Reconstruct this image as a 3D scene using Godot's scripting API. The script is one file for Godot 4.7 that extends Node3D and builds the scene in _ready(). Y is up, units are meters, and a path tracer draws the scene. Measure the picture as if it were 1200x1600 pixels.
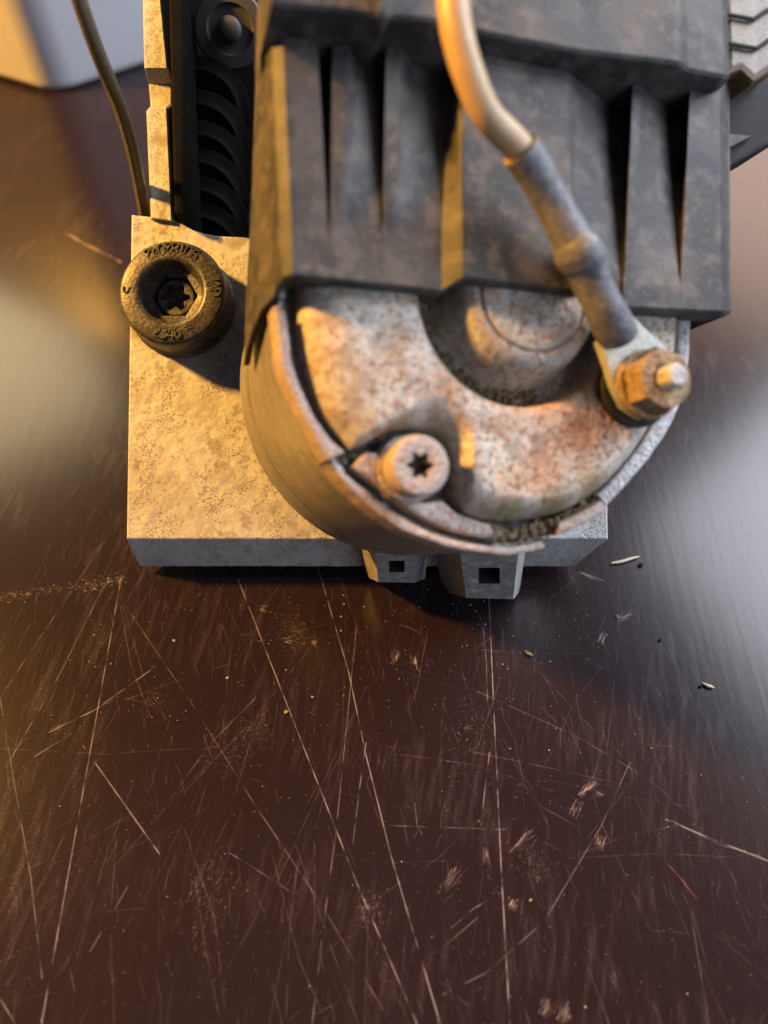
extends Node3D
# Close-up of an old electric air pump lying on a scratched dark table. All shapes are written in millimetres; K turns them into metres.
const K := 0.001
var rng := RandomNumberGenerator.new()
var root: Node3D          # the pump
var mat := {}
var MF: Transform3D       # motor frame: x right, y up across the end face, z out of the face
var PF: Transform3D       # bracket plate frame: x right, y up the plate, z out of its top face

# ------------------------------------------------------------------ mesh helpers (triangle lists, counter-clockwise seen from outside)
func loft(rows: Array, closed := false) -> PackedVector3Array:
	var o := PackedVector3Array()
	for i in rows.size() - 1:
		var a: PackedVector3Array = rows[i]
		var b: PackedVector3Array = rows[i + 1]
		var n := a.size()
		for j in (n if closed else n - 1):
			var k := (j + 1) % n
			o.append_array([a[j], b[j], b[k], a[j], b[k], a[k]])
	return o

func fan(ring: PackedVector3Array) -> PackedVector3Array:
	var c := Vector3.ZERO
	for p in ring: c += p
	c /= ring.size()
	var o := PackedVector3Array()
	for j in ring.size(): o.append_array([ring[j], c, ring[(j + 1) % ring.size()]])
	return o

func flip(t: PackedVector3Array) -> PackedVector3Array:
	var o := t.duplicate()
	for i in range(0, o.size(), 3):
		var s := o[i]; o[i] = o[i + 1]; o[i + 1] = s
	return o

func circle(c: Vector2, r: float, z: float, n := 64) -> PackedVector3Array:
	var o := PackedVector3Array()
	for i in n: o.append(Vector3(c.x + r * cos(TAU * i / n), c.y + r * sin(TAU * i / n), z))
	return o

func lathe(c: Vector2, profile: Array, n := 64) -> PackedVector3Array:   # profile of [radius, height], the last ring is closed
	var rows := []
	for p in profile: rows.append(circle(c, p[0], p[1], n))
	var o := loft(rows, true)
	o.append_array(fan(rows[-1]))
	return o

func smooth_line(p: PackedVector3Array, steps := 6) -> PackedVector3Array:
	var o := PackedVector3Array()
	for i in p.size() - 1:
		var a := p[maxi(i - 1, 0)]
		var d := p[mini(i + 2, p.size() - 1)]
		for s in steps: o.append(p[i].cubic_interpolate(p[i + 1], a, d, float(s) / steps))
	o.append(p[-1])
	return o

func flat(p: PackedVector2Array, z: float) -> PackedVector3Array:
	var o := PackedVector3Array()
	for q in p: o.append(Vector3(q.x, q.y, z))
	return o

func tube(path: PackedVector3Array, radii: Array, n := 20, squash := 1.0) -> PackedVector3Array:
	var rows := []
	var side := Vector3(0.3, 1, 0.2)
	for i in path.size():
		var t := (path[mini(i + 1, path.size() - 1)] - path[maxi(i - 1, 0)]).normalized()
		var x := t.cross(side).normalized()
		var y := x.cross(t).normalized()
		side = y
		var f: float = float(i) / (path.size() - 1) * (radii.size() - 1)
		var r: float = lerpf(radii[int(f)], radii[mini(int(f) + 1, radii.size() - 1)], f - int(f))
		var ring := PackedVector3Array()
		for k in n: ring.append(path[i] + x * r * cos(TAU * k / n) + y * r * squash * sin(TAU * k / n))
		rows.append(ring)
	var o := loft(rows, true)
	o.append_array(fan(rows[-1]))
	o.append_array(flip(fan(rows[0])))
	return o

func inset(p: PackedVector2Array, d: float) -> PackedVector2Array:
	var o := PackedVector2Array()
	var area := 0.0
	for i in p.size(): area += p[i].cross(p[(i + 1) % p.size()])
	var s := 1.0 if area > 0 else -1.0
	for i in p.size():
		var a := (p[i] - p[i - 1]).normalized()
		var b := (p[(i + 1) % p.size()] - p[i]).normalized()
		var n := Vector2(-a.y - b.y, a.x + b.x)
		n = n.normalized() / maxf(0.4, cos(a.angle_to(b) / 2))
		o.append(p[i] + n * s * d)
	return o

func cap(p: PackedVector2Array, z: float) -> PackedVector3Array:
	var o := PackedVector3Array()
	var t := Geometry2D.triangulate_polygon(p)
	for i in t: o.append(Vector3(p[i].x, p[i].y, z))
	if o.size() and (o[1] - o[0]).cross(o[2] - o[0]).z < 0: o = flip(o)
	return o

func prism(p: PackedVector2Array, z0: float, z1: float, bevel := 0.3, shear := Vector2.ZERO) -> PackedVector3Array:   # bevelled round its top, sheared downwards
	var low := PackedVector2Array()
	for q in p: low.append(q + shear)
	var rows := [flat(low, z0), flat(p, z1 - bevel), flat(inset(p, bevel * 0.3), z1 - bevel * 0.3), flat(inset(p, bevel), z1)]
	var o := loft(rows, true)
	o.append_array(cap(inset(p, bevel), z1))
	o.append_array(flip(cap(low, z0)))
	return o

func box(a: Vector3, b: Vector3, bevel := 0.3) -> PackedVector3Array:
	return prism(PackedVector2Array([Vector2(a.x, a.y), Vector2(b.x, a.y), Vector2(b.x, b.y), Vector2(a.x, b.y)]), a.z, b.z, bevel)

func moved(t: PackedVector3Array, x: Transform3D) -> PackedVector3Array:
	var o := PackedVector3Array()
	for p in t: o.append(x * p)
	return o

func build(t: PackedVector3Array, angle := 35.0, hint := Vector3.ZERO, stains := []) -> ArrayMesh:
	# smooth normals where neighbouring faces differ by less than the angle; turned outwards
	var mid := Vector3.ZERO
	for p in t: mid += p
	mid /= maxi(t.size(), 1)
	var sum := 0.0
	var normals := PackedVector3Array()
	for i in range(0, t.size(), 3):
		var n := (t[i + 1] - t[i]).cross(t[i + 2] - t[i])
		normals.append(n)
		sum += n.dot(hint if hint != Vector3.ZERO else (t[i] + t[i + 1] + t[i + 2]) / 3.0 - mid)
	var s := 1.0 if sum >= 0 else -1.0
	var at := {}
	for i in t.size():
		var key := Vector3i((t[i] * 500.0).round())
		if not at.has(key): at[key] = PackedInt32Array()
		at[key].append(i / 3)
	var least := cos(deg_to_rad(angle))
	var st := SurfaceTool.new()
	st.begin(Mesh.PRIMITIVE_TRIANGLES)
	for i in range(0, t.size(), 3):
		var own := normals[i / 3]
		if own.length_squared() < 1e-14: continue
		var unit := own.normalized()
		for j in ([0, 2, 1] if s > 0 else [0, 1, 2]):
			var p := t[i + j]
			var n := Vector3.ZERO
			for f in at[Vector3i((p * 500.0).round())]:
				var m := normals[f]
				if m.length_squared() > 1e-14 and m.normalized().dot(unit) >= least: n += m
			st.set_normal((n.normalized() if n.length_squared() > 1e-14 else unit) * s)
			if stains.size():     # [centre, reach, tint, strength]: rust and dirt that sit where water ran or parts rub
				var tint := Color.WHITE
				for w in stains:
					var k: float = w[3] * (1.0 - smoothstep(0.25, 1.0, Vector2(p.x - w[0].x, p.y - w[0].y).length() / w[1]))
					tint = tint * Color.WHITE.lerp(w[2], k)
				st.set_color(tint)
			st.set_uv(Vector2(p.x, p.y) * 0.01)
			st.add_vertex(p * K)
	return st.commit()

func part(called: String, t: PackedVector3Array, m: Material, parent: Node, angle := 35.0, frame := Transform3D.IDENTITY, hint := Vector3.ZERO, stains := []) -> MeshInstance3D:
	var o := MeshInstance3D.new()
	o.name = called
	o.mesh = build(t, angle, hint, stains)
	o.material_override = m
	o.transform = frame
	o.cast_shadow = GeometryInstance3D.SHADOW_CASTING_SETTING_ON
	parent.add_child(o, true)
	return o

func thing(called: String, label: String, category: String, at := Vector3.ZERO, group := "") -> Node3D:
	var o := Node3D.new()
	o.name = called
	o.position = at
	add_child(o, true)
	return tag(o, label, category, group)

func tag(o: Node3D, label: String, category: String, group := "") -> Node3D:
	o.set_meta("label", label)
	o.set_meta("category", category)
	if group: o.set_meta("group", group)
	return o

# ------------------------------------------------------------------ textures
func noise(sd: int, freq: float, octaves := 4, kind := FastNoiseLite.TYPE_SIMPLEX_SMOOTH) -> FastNoiseLite:
	var n := FastNoiseLite.new()
	n.seed = sd
	n.noise_type = kind
	n.frequency = freq
	n.fractal_octaves = octaves
	return n

func grey(sd: int, freq: float, w: int, h: int, octaves := 4) -> PackedByteArray:
	var im := noise(sd, freq, octaves).get_seamless_image(w, h)
	im.convert(Image.FORMAT_L8)
	return im.get_data()

func lin(r: float, g: float, b: float) -> Color: return Color(r, g, b)

func layered(size: int, base: Color, layers: Array) -> ImageTexture:
	# layers of [seed, frequency, low, high, colour (linear), strength]: where the noise passes from low to high the colour covers what lies below
	var r := PackedFloat32Array(); var g := PackedFloat32Array(); var b := PackedFloat32Array()
	for a in [r, g, b]: a.resize(size * size)
	r.fill(base.r); g.fill(base.g); b.fill(base.b)
	for l in layers:
		var d := grey(l[0], l[1], size, size)
		var c: Color = l[4]
		var table := PackedFloat32Array()
		for i in 256: table.append(smoothstep(l[2], l[3], i / 255.0) * l[5])
		var mask := PackedByteArray()
		var share := PackedFloat32Array()
		if l.size() > 6:     # only where a second, coarser noise is high
			mask = grey(l[6][0], l[6][1], size, size)
			for i in 256: share.append(smoothstep(l[6][2], l[6][3], i / 255.0))
		for i in size * size:
			var k := table[d[i]]
			if k > 0.004 and mask.size(): k *= share[mask[i]]
			if k > 0.004:
				r[i] += (c.r - r[i]) * k; g[i] += (c.g - g[i]) * k; b[i] += (c.b - b[i]) * k
	var o := PackedByteArray()
	o.resize(size * size * 3)
	var to_srgb := PackedByteArray()
	for i in 1025: to_srgb.append(int(clampf(Color(i / 1024.0, 0, 0).linear_to_srgb().r, 0, 1) * 255.0 + 0.5))
	for i in size * size:
		o[i * 3] = to_srgb[int(clampf(r[i], 0, 1) * 1024.0)]
		o[i * 3 + 1] = to_srgb[int(clampf(g[i], 0, 1) * 1024.0)]
		o[i * 3 + 2] = to_srgb[int(clampf(b[i], 0, 1) * 1024.0)]
	return ImageTexture.create_from_image(Image.create_from_data(size, size, false, Image.FORMAT_RGB8, o))

func bump(sd: int, freq: float, size := 512, strength := 6.0, octaves := 5) -> ImageTexture:
	var im := noise(sd, freq, octaves).get_seamless_image(size, size)
	im.convert(Image.FORMAT_RGBA8)
	im.bump_map_to_normal_map(strength)
	return ImageTexture.create_from_image(im)

func surface(called: String, tex: Texture2D, tile_mm: float, rough: float, metal := 0.0, normal: Texture2D = null, strength := 1.0, specular := 0.5) -> StandardMaterial3D:
	var m := StandardMaterial3D.new()
	m.resource_name = called
	m.albedo_texture = tex
	m.roughness = rough
	m.metallic = metal
	m.metallic_specular = specular
	m.uv1_triplanar = true
	m.uv1_scale = Vector3.ONE * (1000.0 / tile_mm)
	if normal:
		m.normal_enabled = true
		m.normal_texture = normal
		m.normal_scale = strength
	mat[called] = m
	return m

func plain(called: String, c: Color, rough: float, metal := 0.0) -> StandardMaterial3D:
	var m := StandardMaterial3D.new()
	m.resource_name = called
	m.albedo_color = c.linear_to_srgb()
	m.roughness = rough
	m.metallic = metal
	mat[called] = m
	return m

func materials() -> void:
	var grit := bump(5, 0.05, 512, 7.0)
	var fine := bump(6, 0.12, 512, 5.0)
	surface("cast_aluminium", layered(1024, lin(0.3784, 0.3785, 0.3696), [[11, 0.006, 0.42, 0.75, lin(0.2924, 0.2784, 0.2464), 0.8], [12, 0.03, 0.50, 0.80, lin(0.3096, 0.2958, 0.2640), 0.5], [13, 0.16, 0.55, 0.66, lin(0.1118, 0.0957, 0.0792), 0.85, [17, 0.012, 0.44, 0.68]], [16, 0.07, 0.60, 0.70, lin(0.1548, 0.1305, 0.1056), 0.7, [18, 0.014, 0.50, 0.66]], [14, 0.12, 0.64, 0.76, lin(0.5160, 0.5220, 0.5104), 0.6, [19, 0.01, 0.45, 0.65]], [15, 0.013, 0.66, 0.74, lin(0.1892, 0.1653, 0.1320), 0.6]]), 90, 0.6, 0.2, grit, 0.12)
	surface("rusty_zinc", layered(512, lin(0.3922, 0.3700, 0.3266), [[21, 0.012, 0.40, 0.7, lin(0.2226, 0.2000, 0.1702), 0.8], [22, 0.03, 0.55, 0.8, lin(0.5512, 0.5150, 0.4508), 0.6], [23, 0.012, 0.48, 0.66, lin(0.2968, 0.1850, 0.0920), 0.45], [24, 0.05, 0.58, 0.70, lin(0.1908, 0.0800, 0.0350), 0.75], [25, 0.10, 0.66, 0.76, lin(0.1272, 0.0500, 0.0258), 0.65]]), 46, 0.66, 0.1, grit, 0.3)
	surface("rusty_rim", layered(512, lin(0.30, 0.25, 0.22), [[31, 0.03, 0.45, 0.7, lin(0.30, 0.13, 0.05), 0.75], [32, 0.06, 0.55, 0.7, lin(0.42, 0.38, 0.34), 0.8], [33, 0.09, 0.62, 0.72, lin(0.12, 0.05, 0.03), 0.7]]), 30, 0.7, 0.15, grit, 0.45)
	surface("dull_steel", layered(512, lin(0.26, 0.24, 0.22), [[41, 0.012, 0.40, 0.7, lin(0.17, 0.155, 0.14), 0.8], [42, 0.05, 0.55, 0.75, lin(0.34, 0.32, 0.29), 0.6], [43, 0.10, 0.64, 0.74, lin(0.10, 0.08, 0.06), 0.6]]), 40, 0.48, 0.55, fine, 0.35)
	(mat.dull_steel as StandardMaterial3D).uv1_scale = Vector3(10, 10, 60)
	surface("grey_oxide", layered(512, lin(0.33, 0.33, 0.34), [[51, 0.02, 0.42, 0.7, lin(0.22, 0.22, 0.23), 0.8], [52, 0.06, 0.55, 0.75, lin(0.50, 0.50, 0.50), 0.7], [53, 0.05, 0.62, 0.75, lin(0.34, 0.18, 0.08), 0.7]]), 34, 0.68, 0.1, grit, 0.7)
	surface("yellow_rust", layered(256, lin(0.2160, 0.1428, 0.0680), [[61, 0.02, 0.45, 0.65, lin(0.1224, 0.0578, 0.0238), 0.85], [62, 0.05, 0.52, 0.75, lin(0.3312, 0.2584, 0.1496), 0.8], [63, 0.09, 0.62, 0.72, lin(0.0720, 0.0340, 0.0204), 0.6]]), 16, 0.75, 0.1, grit, 0.9)
	surface("dusty_plastic", layered(512, lin(0.022, 0.0215, 0.023), [[71, 0.006, 0.40, 0.75, lin(0.062, 0.056, 0.052), 0.7], [72, 0.025, 0.48, 0.85, lin(0.105, 0.088, 0.074), 0.6], [75, 0.05, 0.62, 0.85, lin(0.10, 0.092, 0.087), 0.35], [73, 0.13, 0.70, 0.82, lin(0.17, 0.16, 0.14), 0.35]]), 70, 0.60, 0.0, fine, 0.05, 0.38)
	surface("black_plastic", layered(256, lin(0.010, 0.0095, 0.010), [[81, 0.02, 0.5, 0.8, lin(0.022, 0.021, 0.020), 0.7]]), 40, 0.75, 0.0, fine, 0.06, 0.35)
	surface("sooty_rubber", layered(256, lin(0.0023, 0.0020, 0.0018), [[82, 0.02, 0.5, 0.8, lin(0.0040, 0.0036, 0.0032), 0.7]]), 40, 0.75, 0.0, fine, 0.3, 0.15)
	surface("old_rubber", layered(512, lin(0.0186, 0.0179, 0.0177), [[91, 0.014, 0.45, 0.72, lin(0.0682, 0.0640, 0.0578), 0.8], [92, 0.05, 0.60, 0.74, lin(0.1860, 0.1728, 0.1496), 0.5], [93, 0.08, 0.62, 0.72, lin(0.0186, 0.0166, 0.0136), 0.7]]), 26, 0.45, 0.0, grit, 0.14)
	surface("clip_grey", layered(256, lin(0.17, 0.17, 0.175), [[101, 0.02, 0.45, 0.75, lin(0.24, 0.235, 0.23), 0.8], [102, 0.03, 0.62, 0.80, lin(0.38, 0.38, 0.38), 0.5], [103, 0.05, 0.66, 0.76, lin(0.16, 0.10, 0.06), 0.6]]), 22, 0.5, 0.1, fine, 0.02)
	surface("tan_insulation", layered(256, lin(0.42, 0.28, 0.14), [[111, 0.012, 0.45, 0.75, lin(0.30, 0.20, 0.10), 0.7], [112, 0.06, 0.64, 0.78, lin(0.25, 0.15, 0.08), 0.5]]), 30, 0.42, 0.0, fine, 0.15)
	surface("grey_sleeve", layered(256, lin(0.1020, 0.1023, 0.1122), [[121, 0.02, 0.45, 0.7, lin(0.0600, 0.0589, 0.0646), 0.8], [122, 0.05, 0.58, 0.75, lin(0.2160, 0.2108, 0.2244), 0.6], [123, 0.06, 0.66, 0.76, lin(0.0300, 0.0279, 0.0306), 0.7]]), 20, 0.5, 0.0, grit, 0.5)
	surface("green_tin", layered(256, lin(0.3168, 0.3150, 0.2772), [[131, 0.03, 0.5, 0.75, lin(0.2880, 0.3080, 0.2178), 0.8], [132, 0.07, 0.6, 0.75, lin(0.2160, 0.2030, 0.1782), 0.7]]), 20, 0.55, 0.3, fine, 0.5)
	surface("olive_wire", layered(256, lin(0.075, 0.062, 0.035), [[141, 0.03, 0.5, 0.8, lin(0.12, 0.10, 0.06), 0.7]]), 20, 0.42)
	surface("dirt", layered(256, lin(0.17, 0.115, 0.06), [[151, 0.03, 0.5, 0.7, lin(0.27, 0.21, 0.09), 0.8], [152, 0.06, 0.58, 0.7, lin(0.05, 0.03, 0.02), 0.8]]), 12, 0.9, 0.0, grit, 1.0)
	surface("gold_plastic", layered(256, lin(0.1000, 0.0540, 0.0140), [[161, 0.02, 0.4, 0.7, lin(0.0400, 0.0225, 0.0087), 0.8]]), 30, 0.45, 0.0, fine, 0.3)
	var stained: StandardMaterial3D = mat.rusty_zinc.duplicate()
	stained.vertex_color_use_as_albedo = true
	mat.stained_zinc = stained
	plain("white_ceramic", lin(0.44, 0.44, 0.47), 0.25)
	plain("dim_metal", lin(0.035, 0.032, 0.032), 0.6)
	plain("black", lin(0.006, 0.006, 0.006), 0.8)
	plain("straw", lin(0.50, 0.42, 0.30), 0.7)
	plain("crumb", lin(0.05, 0.03, 0.02), 0.8)
	plain("yellow_grain", lin(0.55, 0.40, 0.08), 0.6)

# ------------------------------------------------------------------ table
const TEX := 2048
const TILE := 220.0      # mm that the table texture spans
var board: Image

func to_tex(p: Vector2) -> Vector2: return (p + Vector2(110, 120)) * (TEX / TILE)

func dab(x: float, y: float, c: Color, a: float) -> void:
	var x0 := int(floor(x - 0.5)); var y0 := int(floor(y - 0.5))
	for j in 2:
		for i in 2:
			var w := (1.0 - absf(x - 0.5 - (x0 + i))) * (1.0 - absf(y - 0.5 - (y0 + j))) * a
			var px := posmod(x0 + i, TEX); var py := posmod(y0 + j, TEX)
			board.set_pixel(px, py, board.get_pixel(px, py).lerp(c, clampf(w, 0, 1)))

func scratch(p: PackedVector2Array, c: Color, a: float, width := 1.0) -> void:
	var breaks := noise(rng.randi() % 9999, 0.02, 3)
	for i in p.size() - 1:
		var u := to_tex(p[i]); var v := to_tex(p[i + 1])
		var n := maxi(2, int(u.distance_to(v) / 0.6))
		var side := (v - u).normalized().orthogonal()
		for s in n:
			var q := u.lerp(v, float(s) / n)
			var k := clampf(0.62 + breaks.get_noise_2d(q.x, q.y) * 1.3, 0.04, 1.0) * a * 0.6
			for e in maxi(1, int(width * 2 - 1)):
				dab(q.x + side.x * (e * 0.5 - (width - 1) * 0.5), q.y + side.y * (e * 0.5 - (width - 1) * 0.5), c, k)

func gouge(a: Vector2, b: Vector2, width: float, c: Color, strength := 0.6, strands := 14) -> void:   # a patch of short parallel scrapes
	var side := (b - a).normalized().orthogonal()
	for i in strands:
		var o := side * width * rng.randf_range(-0.5, 0.5)
		var s := rng.randf_range(0.0, 0.5); var e := rng.randf_range(0.5, 1.0)
		scratch(PackedVector2Array([a.lerp(b, s) + o, a.lerp(b, e) + o + side * rng.randf_range(-0.7, 0.7)]), c, strength * rng.randf_range(0.4, 1.0))

func smudge(a: Vector2, b: Vector2, width: float, c: Color, n: int) -> void:   # dust rubbed into the surface
	for i in n:
		var q := a.lerp(b, clampf(rng.randfn(0.5, 0.25), -0.2, 1.2)) + (b - a).normalized().orthogonal() * rng.randfn(0.0, width * 0.3)
		var d := Vector2.from_angle((b - a).angle() + rng.randfn(0.0, 0.35)) * rng.randf_range(0.1, 0.9)
		scratch(PackedVector2Array([q, q + d]), c, rng.randf_range(0.1, 0.55))

func table_texture() -> StandardMaterial3D:
	# base colour, rubbed all over with fine upright and slanting marks, patches of dust and specks
	var size := TEX
	var up_im := noise(301, 0.11, 4).get_seamless_image(1024, 90)
	up_im.convert(Image.FORMAT_L8); up_im.resize(size, size, Image.INTERPOLATE_CUBIC)
	var upright := up_im.get_data()
	var sl_im := noise(303, 0.10, 5).get_seamless_image(1024, 110)
	sl_im.convert(Image.FORMAT_L8); sl_im.resize(size, size, Image.INTERPOLATE_CUBIC)
	var slanting := sl_im.get_data()
	var cl_im := noise(302, 0.012, 4).get_seamless_image(512, 512)
	cl_im.convert(Image.FORMAT_L8); cl_im.resize(size, size, Image.INTERPOLATE_CUBIC)
	var cloud := cl_im.get_data()
	var speck := grey(304, 0.22, 1024, 1024, 3)
	var rub := PackedFloat32Array(); var patch := PackedFloat32Array(); var fleck := PackedFloat32Array()
	for i in 256:
		rub.append(smoothstep(0.46, 0.82, i / 255.0))
		patch.append(0.10 + 0.62 * smoothstep(0.42, 0.72, i / 255.0))
		fleck.append(0.45 + 0.55 * smoothstep(0.35, 0.70, i / 255.0) + 1.6 * smoothstep(0.74, 0.86, i / 255.0))
	var o := PackedByteArray(); o.resize(size * size * 3)
	var rough := PackedByteArray(); rough.resize(size * size)
	for y in size:
		var shift := y >> 2
		for x in size:
			var i := y * size + x
			var f := fleck[speck[(y & 1023) * 1024 + (x & 1023)]]
			var d := (0.26 * rub[upright[i]] + 0.34 * rub[slanting[y * size + ((x + shift) & 2047)]]) * patch[cloud[i]] * f
			if d > 1.0: d = 1.0
			o[i * 3] = int(27.0 + 50.0 * d)
			o[i * 3 + 1] = int(18.0 + 50.0 * d)
			o[i * 3 + 2] = int(21.0 + 54.0 * d)
			rough[i] = int(44.0 + 24.0 * d + 8.0 * f)
	board = Image.create_from_data(size, size, false, Image.FORMAT_RGB8, o)
	var plain_board: Image = board.duplicate()
	var rough_im := Image.create_from_data(size, size, false, Image.FORMAT_L8, rough)
	var tan := Color(0.64, 0.63, 0.66)
	var pale := Color(0.58, 0.56, 0.58)
	# thousands of fine hairline marks and specks
	for i in 2600:
		var p := Vector2(rng.randf_range(-108, 108), rng.randf_range(-115, 95))
		var ang := rng.randf_range(-0.5, 0.5) + (PI / 2 if rng.randf() < 0.75 else rng.randf_range(0, PI))
		var l := rng.randf_range(1.5, 9.0) if rng.randf() < 0.8 else rng.randf_range(10.0, 45.0)
		var d := Vector2.from_angle(ang) * l
		scratch(PackedVector2Array([p, p + d * 0.5 + d.orthogonal() * rng.randf_range(-0.06, 0.06), p + d]), pale, rng.randf_range(0.06, 0.42))
	for i in 3000:
		var q := to_tex(Vector2(rng.randf_range(-108, 108), rng.randf_range(-115, 95)))
		var a := rng.randf_range(0.15, 0.9)
		dab(q.x, q.y, Color(0.8, 0.76, 0.72), a)
		if rng.randf() < 0.2: dab(q.x + 0.8, q.y + 0.5, Color(0.8, 0.76, 0.72), a)
	# the long scratches
	scratch(PackedVector2Array([Vector2(-57.77, 1.09), Vector2(-55.5, 84.19)]), tan, 0.75, 1.9)
	scratch(PackedVector2Array([Vector2(-32.04, 1.89), Vector2(-17.65, 34.27), Vector2(-4.52, 63.74), Vector2(5.39, 84.19)]), tan, 0.85, 1.9)
	scratch(PackedVector2Array([Vector2(-14.95, -2.17), Vector2(-7.2, 23.55), Vector2(-3.45, 40.58), Vector2(1.38, 59), Vector2(9.13, 84.19)]), tan, 0.85, 1.9)
	scratch(PackedVector2Array([Vector2(22.76, 5.85), Vector2(21.88, 31.67), Vector2(20.96, 60.07), Vector2(20.43, 84.19)]), tan, 0.85, 1.9)
	scratch(PackedVector2Array([Vector2(-59.39, -3.82), Vector2(-66.42, 24.94), Vector2(-72.8, 44.83)]), tan, 0.5, 1.6)
	scratch(PackedVector2Array([Vector2(-63.63, -7.19), Vector2(-72.38, 16.43), Vector2(-77.05, 29.01)]), tan, 0.45, 1.6)
	scratch(PackedVector2Array([Vector2(-75.52, -5.5), Vector2(-77.92, 10.48), Vector2(-79.65, 19.32)]), tan, 0.4)
	scratch(PackedVector2Array([Vector2(-65.73, 36.2), Vector2(-57.31, 31.4), Vector2(-46.68, 22.16)]), tan, 0.8, 1.6)
	scratch(PackedVector2Array([Vector2(-65.5, 35.56), Vector2(-58.42, 32.19), Vector2(-50.43, 26.99)]), tan, 0.6, 1.0)
	scratch(PackedVector2Array([Vector2(-67.23, 40.83), Vector2(-61.07, 36.32)]), tan, 0.6, 1.6)
	scratch(PackedVector2Array([Vector2(-55.78, 8.18), Vector2(-38.35, 30.35), Vector2(-23.8, 50.11), Vector2(-11.17, 66.3), Vector2(0, 82.43)]), tan, 0.4, 1.6)
	scratch(PackedVector2Array([Vector2(-58.31, 38.72), Vector2(-48.99, 48.95), Vector2(-40.33, 58.46)]), tan, 0.8, 1.9)
	scratch(PackedVector2Array([Vector2(-5.5, 8.95), Vector2(-7.03, 30.35), Vector2(-8.77, 54.63), Vector2(-10.44, 70.3), Vector2(-11.62, 84.19)]), tan, 0.45, 1.6)
	scratch(PackedVector2Array([Vector2(-3.48, 38.09), Vector2(-4.58, 46.61), Vector2(-5.77, 57.92)]), tan, 0.6, 1.6)
	scratch(PackedVector2Array([Vector2(-56.75, 8.18), Vector2(-51.94, 22.16), Vector2(-46.22, 32.98)]), tan, 0.45)
	scratch(PackedVector2Array([Vector2(-56.2, 8.18), Vector2(-48.84, 24.94), Vector2(-42.96, 33.63)]), tan, 0.4)
	scratch(PackedVector2Array([Vector2(-77.05, 29.01), Vector2(-70.53, 44.23), Vector2(-62.69, 62.18), Vector2(-56.89, 77.91)]), tan, 0.45, 1.6)
	scratch(PackedVector2Array([Vector2(-63.19, 80.64), Vector2(-59.75, 84.19)]), tan, 0.6, 1.6)
	scratch(PackedVector2Array([Vector2(-27.92, 58.14), Vector2(-22.83, 60.92), Vector2(-16.66, 64.47)]), tan, 0.7, 1.3)
	scratch(PackedVector2Array([Vector2(-25.68, 29.01), Vector2(-33.58, 38.09), Vector2(-40.03, 48.95)]), pale, 0.4, 1.6)
	scratch(PackedVector2Array([Vector2(-45.15, 63.74), Vector2(-49.82, 73.97)]), pale, 0.45, 1.6)
	scratch(PackedVector2Array([Vector2(47.24, 41.81), Vector2(39.93, 53.51), Vector2(27.6, 69.31), Vector2(17.11, 76.98), Vector2(9.5, 80.19)]), pale, 0.45, 1.8)
	scratch(PackedVector2Array([Vector2(51.9, 52.39), Vector2(59.39, 55.74), Vector2(68.86, 59.54)]), pale, 0.5, 3.2)
	scratch(PackedVector2Array([Vector2(53.04, 52.61), Vector2(60.35, 56.61), Vector2(67.91, 58.78)]), pale, 0.4, 1.9)
	scratch(PackedVector2Array([Vector2(49.55, 58.46), Vector2(52.47, 62.18), Vector2(54.84, 65.9)]), Color(0.75, 0.42, 0.28), 0.85, 1.3)
	scratch(PackedVector2Array([Vector2(20.81, 64.57), Vector2(15.58, 67.31), Vector2(11.54, 70.3)]), pale, 0.6, 1.6)
	scratch(PackedVector2Array([Vector2(16.04, 68.81), Vector2(9.77, 73.4), Vector2(6.47, 75.11)]), pale, 0.4, 1.6)
	scratch(PackedVector2Array([Vector2(21.17, 12.74), Vector2(21.04, 22.16), Vector2(20.75, 29.68)]), tan, 0.5, 1.6)
	scratch(PackedVector2Array([Vector2(25.55, 37.46), Vector2(26.34, 46.02), Vector2(29.15, 50.11), Vector2(35.24, 53.51)]), pale, 0.5, 1.1)
	scratch(PackedVector2Array([Vector2(20.38, 39.96), Vector2(18.84, 47.79), Vector2(17.85, 53.51)]), tan, 0.6, 1.6)
	scratch(PackedVector2Array([Vector2(53.2, 68.32), Vector2(52.94, 76.98), Vector2(52.7, 84.19)]), pale, 0.35, 1.6)
	scratch(PackedVector2Array([Vector2(1.17, 53.51), Vector2(11.73, 53.85), Vector2(22.26, 54.18)]), pale, 0.4, 1.6)
	scratch(PackedVector2Array([Vector2(18.71, 27.67), Vector2(24.29, 30.35), Vector2(37.48, 36.83), Vector2(49.75, 44.83)]), pale, 0.3, 1.6)
	scratch(PackedVector2Array([Vector2(17.29, 39.96), Vector2(31.76, 43.03), Vector2(44.7, 46.02)]), pale, 0.3, 1.6)
	scratch(PackedVector2Array([Vector2(-97.96, -119.27), Vector2(-90.25, -113.19), Vector2(-77.12, -104.39)]), Color(0.7, 0.6, 0.45), 0.6, 5.0)
	scratch(PackedVector2Array([Vector2(9.57, 78.37), Vector2(13.64, 81.54), Vector2(15.04, 84.19)]), pale, 0.45, 1.9)
	scratch(PackedVector2Array([Vector2(0, 11.99), Vector2(5.41, 13.48), Vector2(8.21, 15.26)]), tan, 0.55, 1.9)
	scratch(PackedVector2Array([Vector2(5.72, 49.53), Vector2(6.11, 53.51), Vector2(7, 55.18)]), tan, 0.5, 1.6)
	scratch(PackedVector2Array([Vector2(-8.2, 10.48), Vector2(-8.12, 36.83), Vector2(-8.72, 45.43)]), pale, 0.3)
	# scrapes and chips that bare the paler board
	var bare := Color(0.74, 0.70, 0.66)
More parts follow.
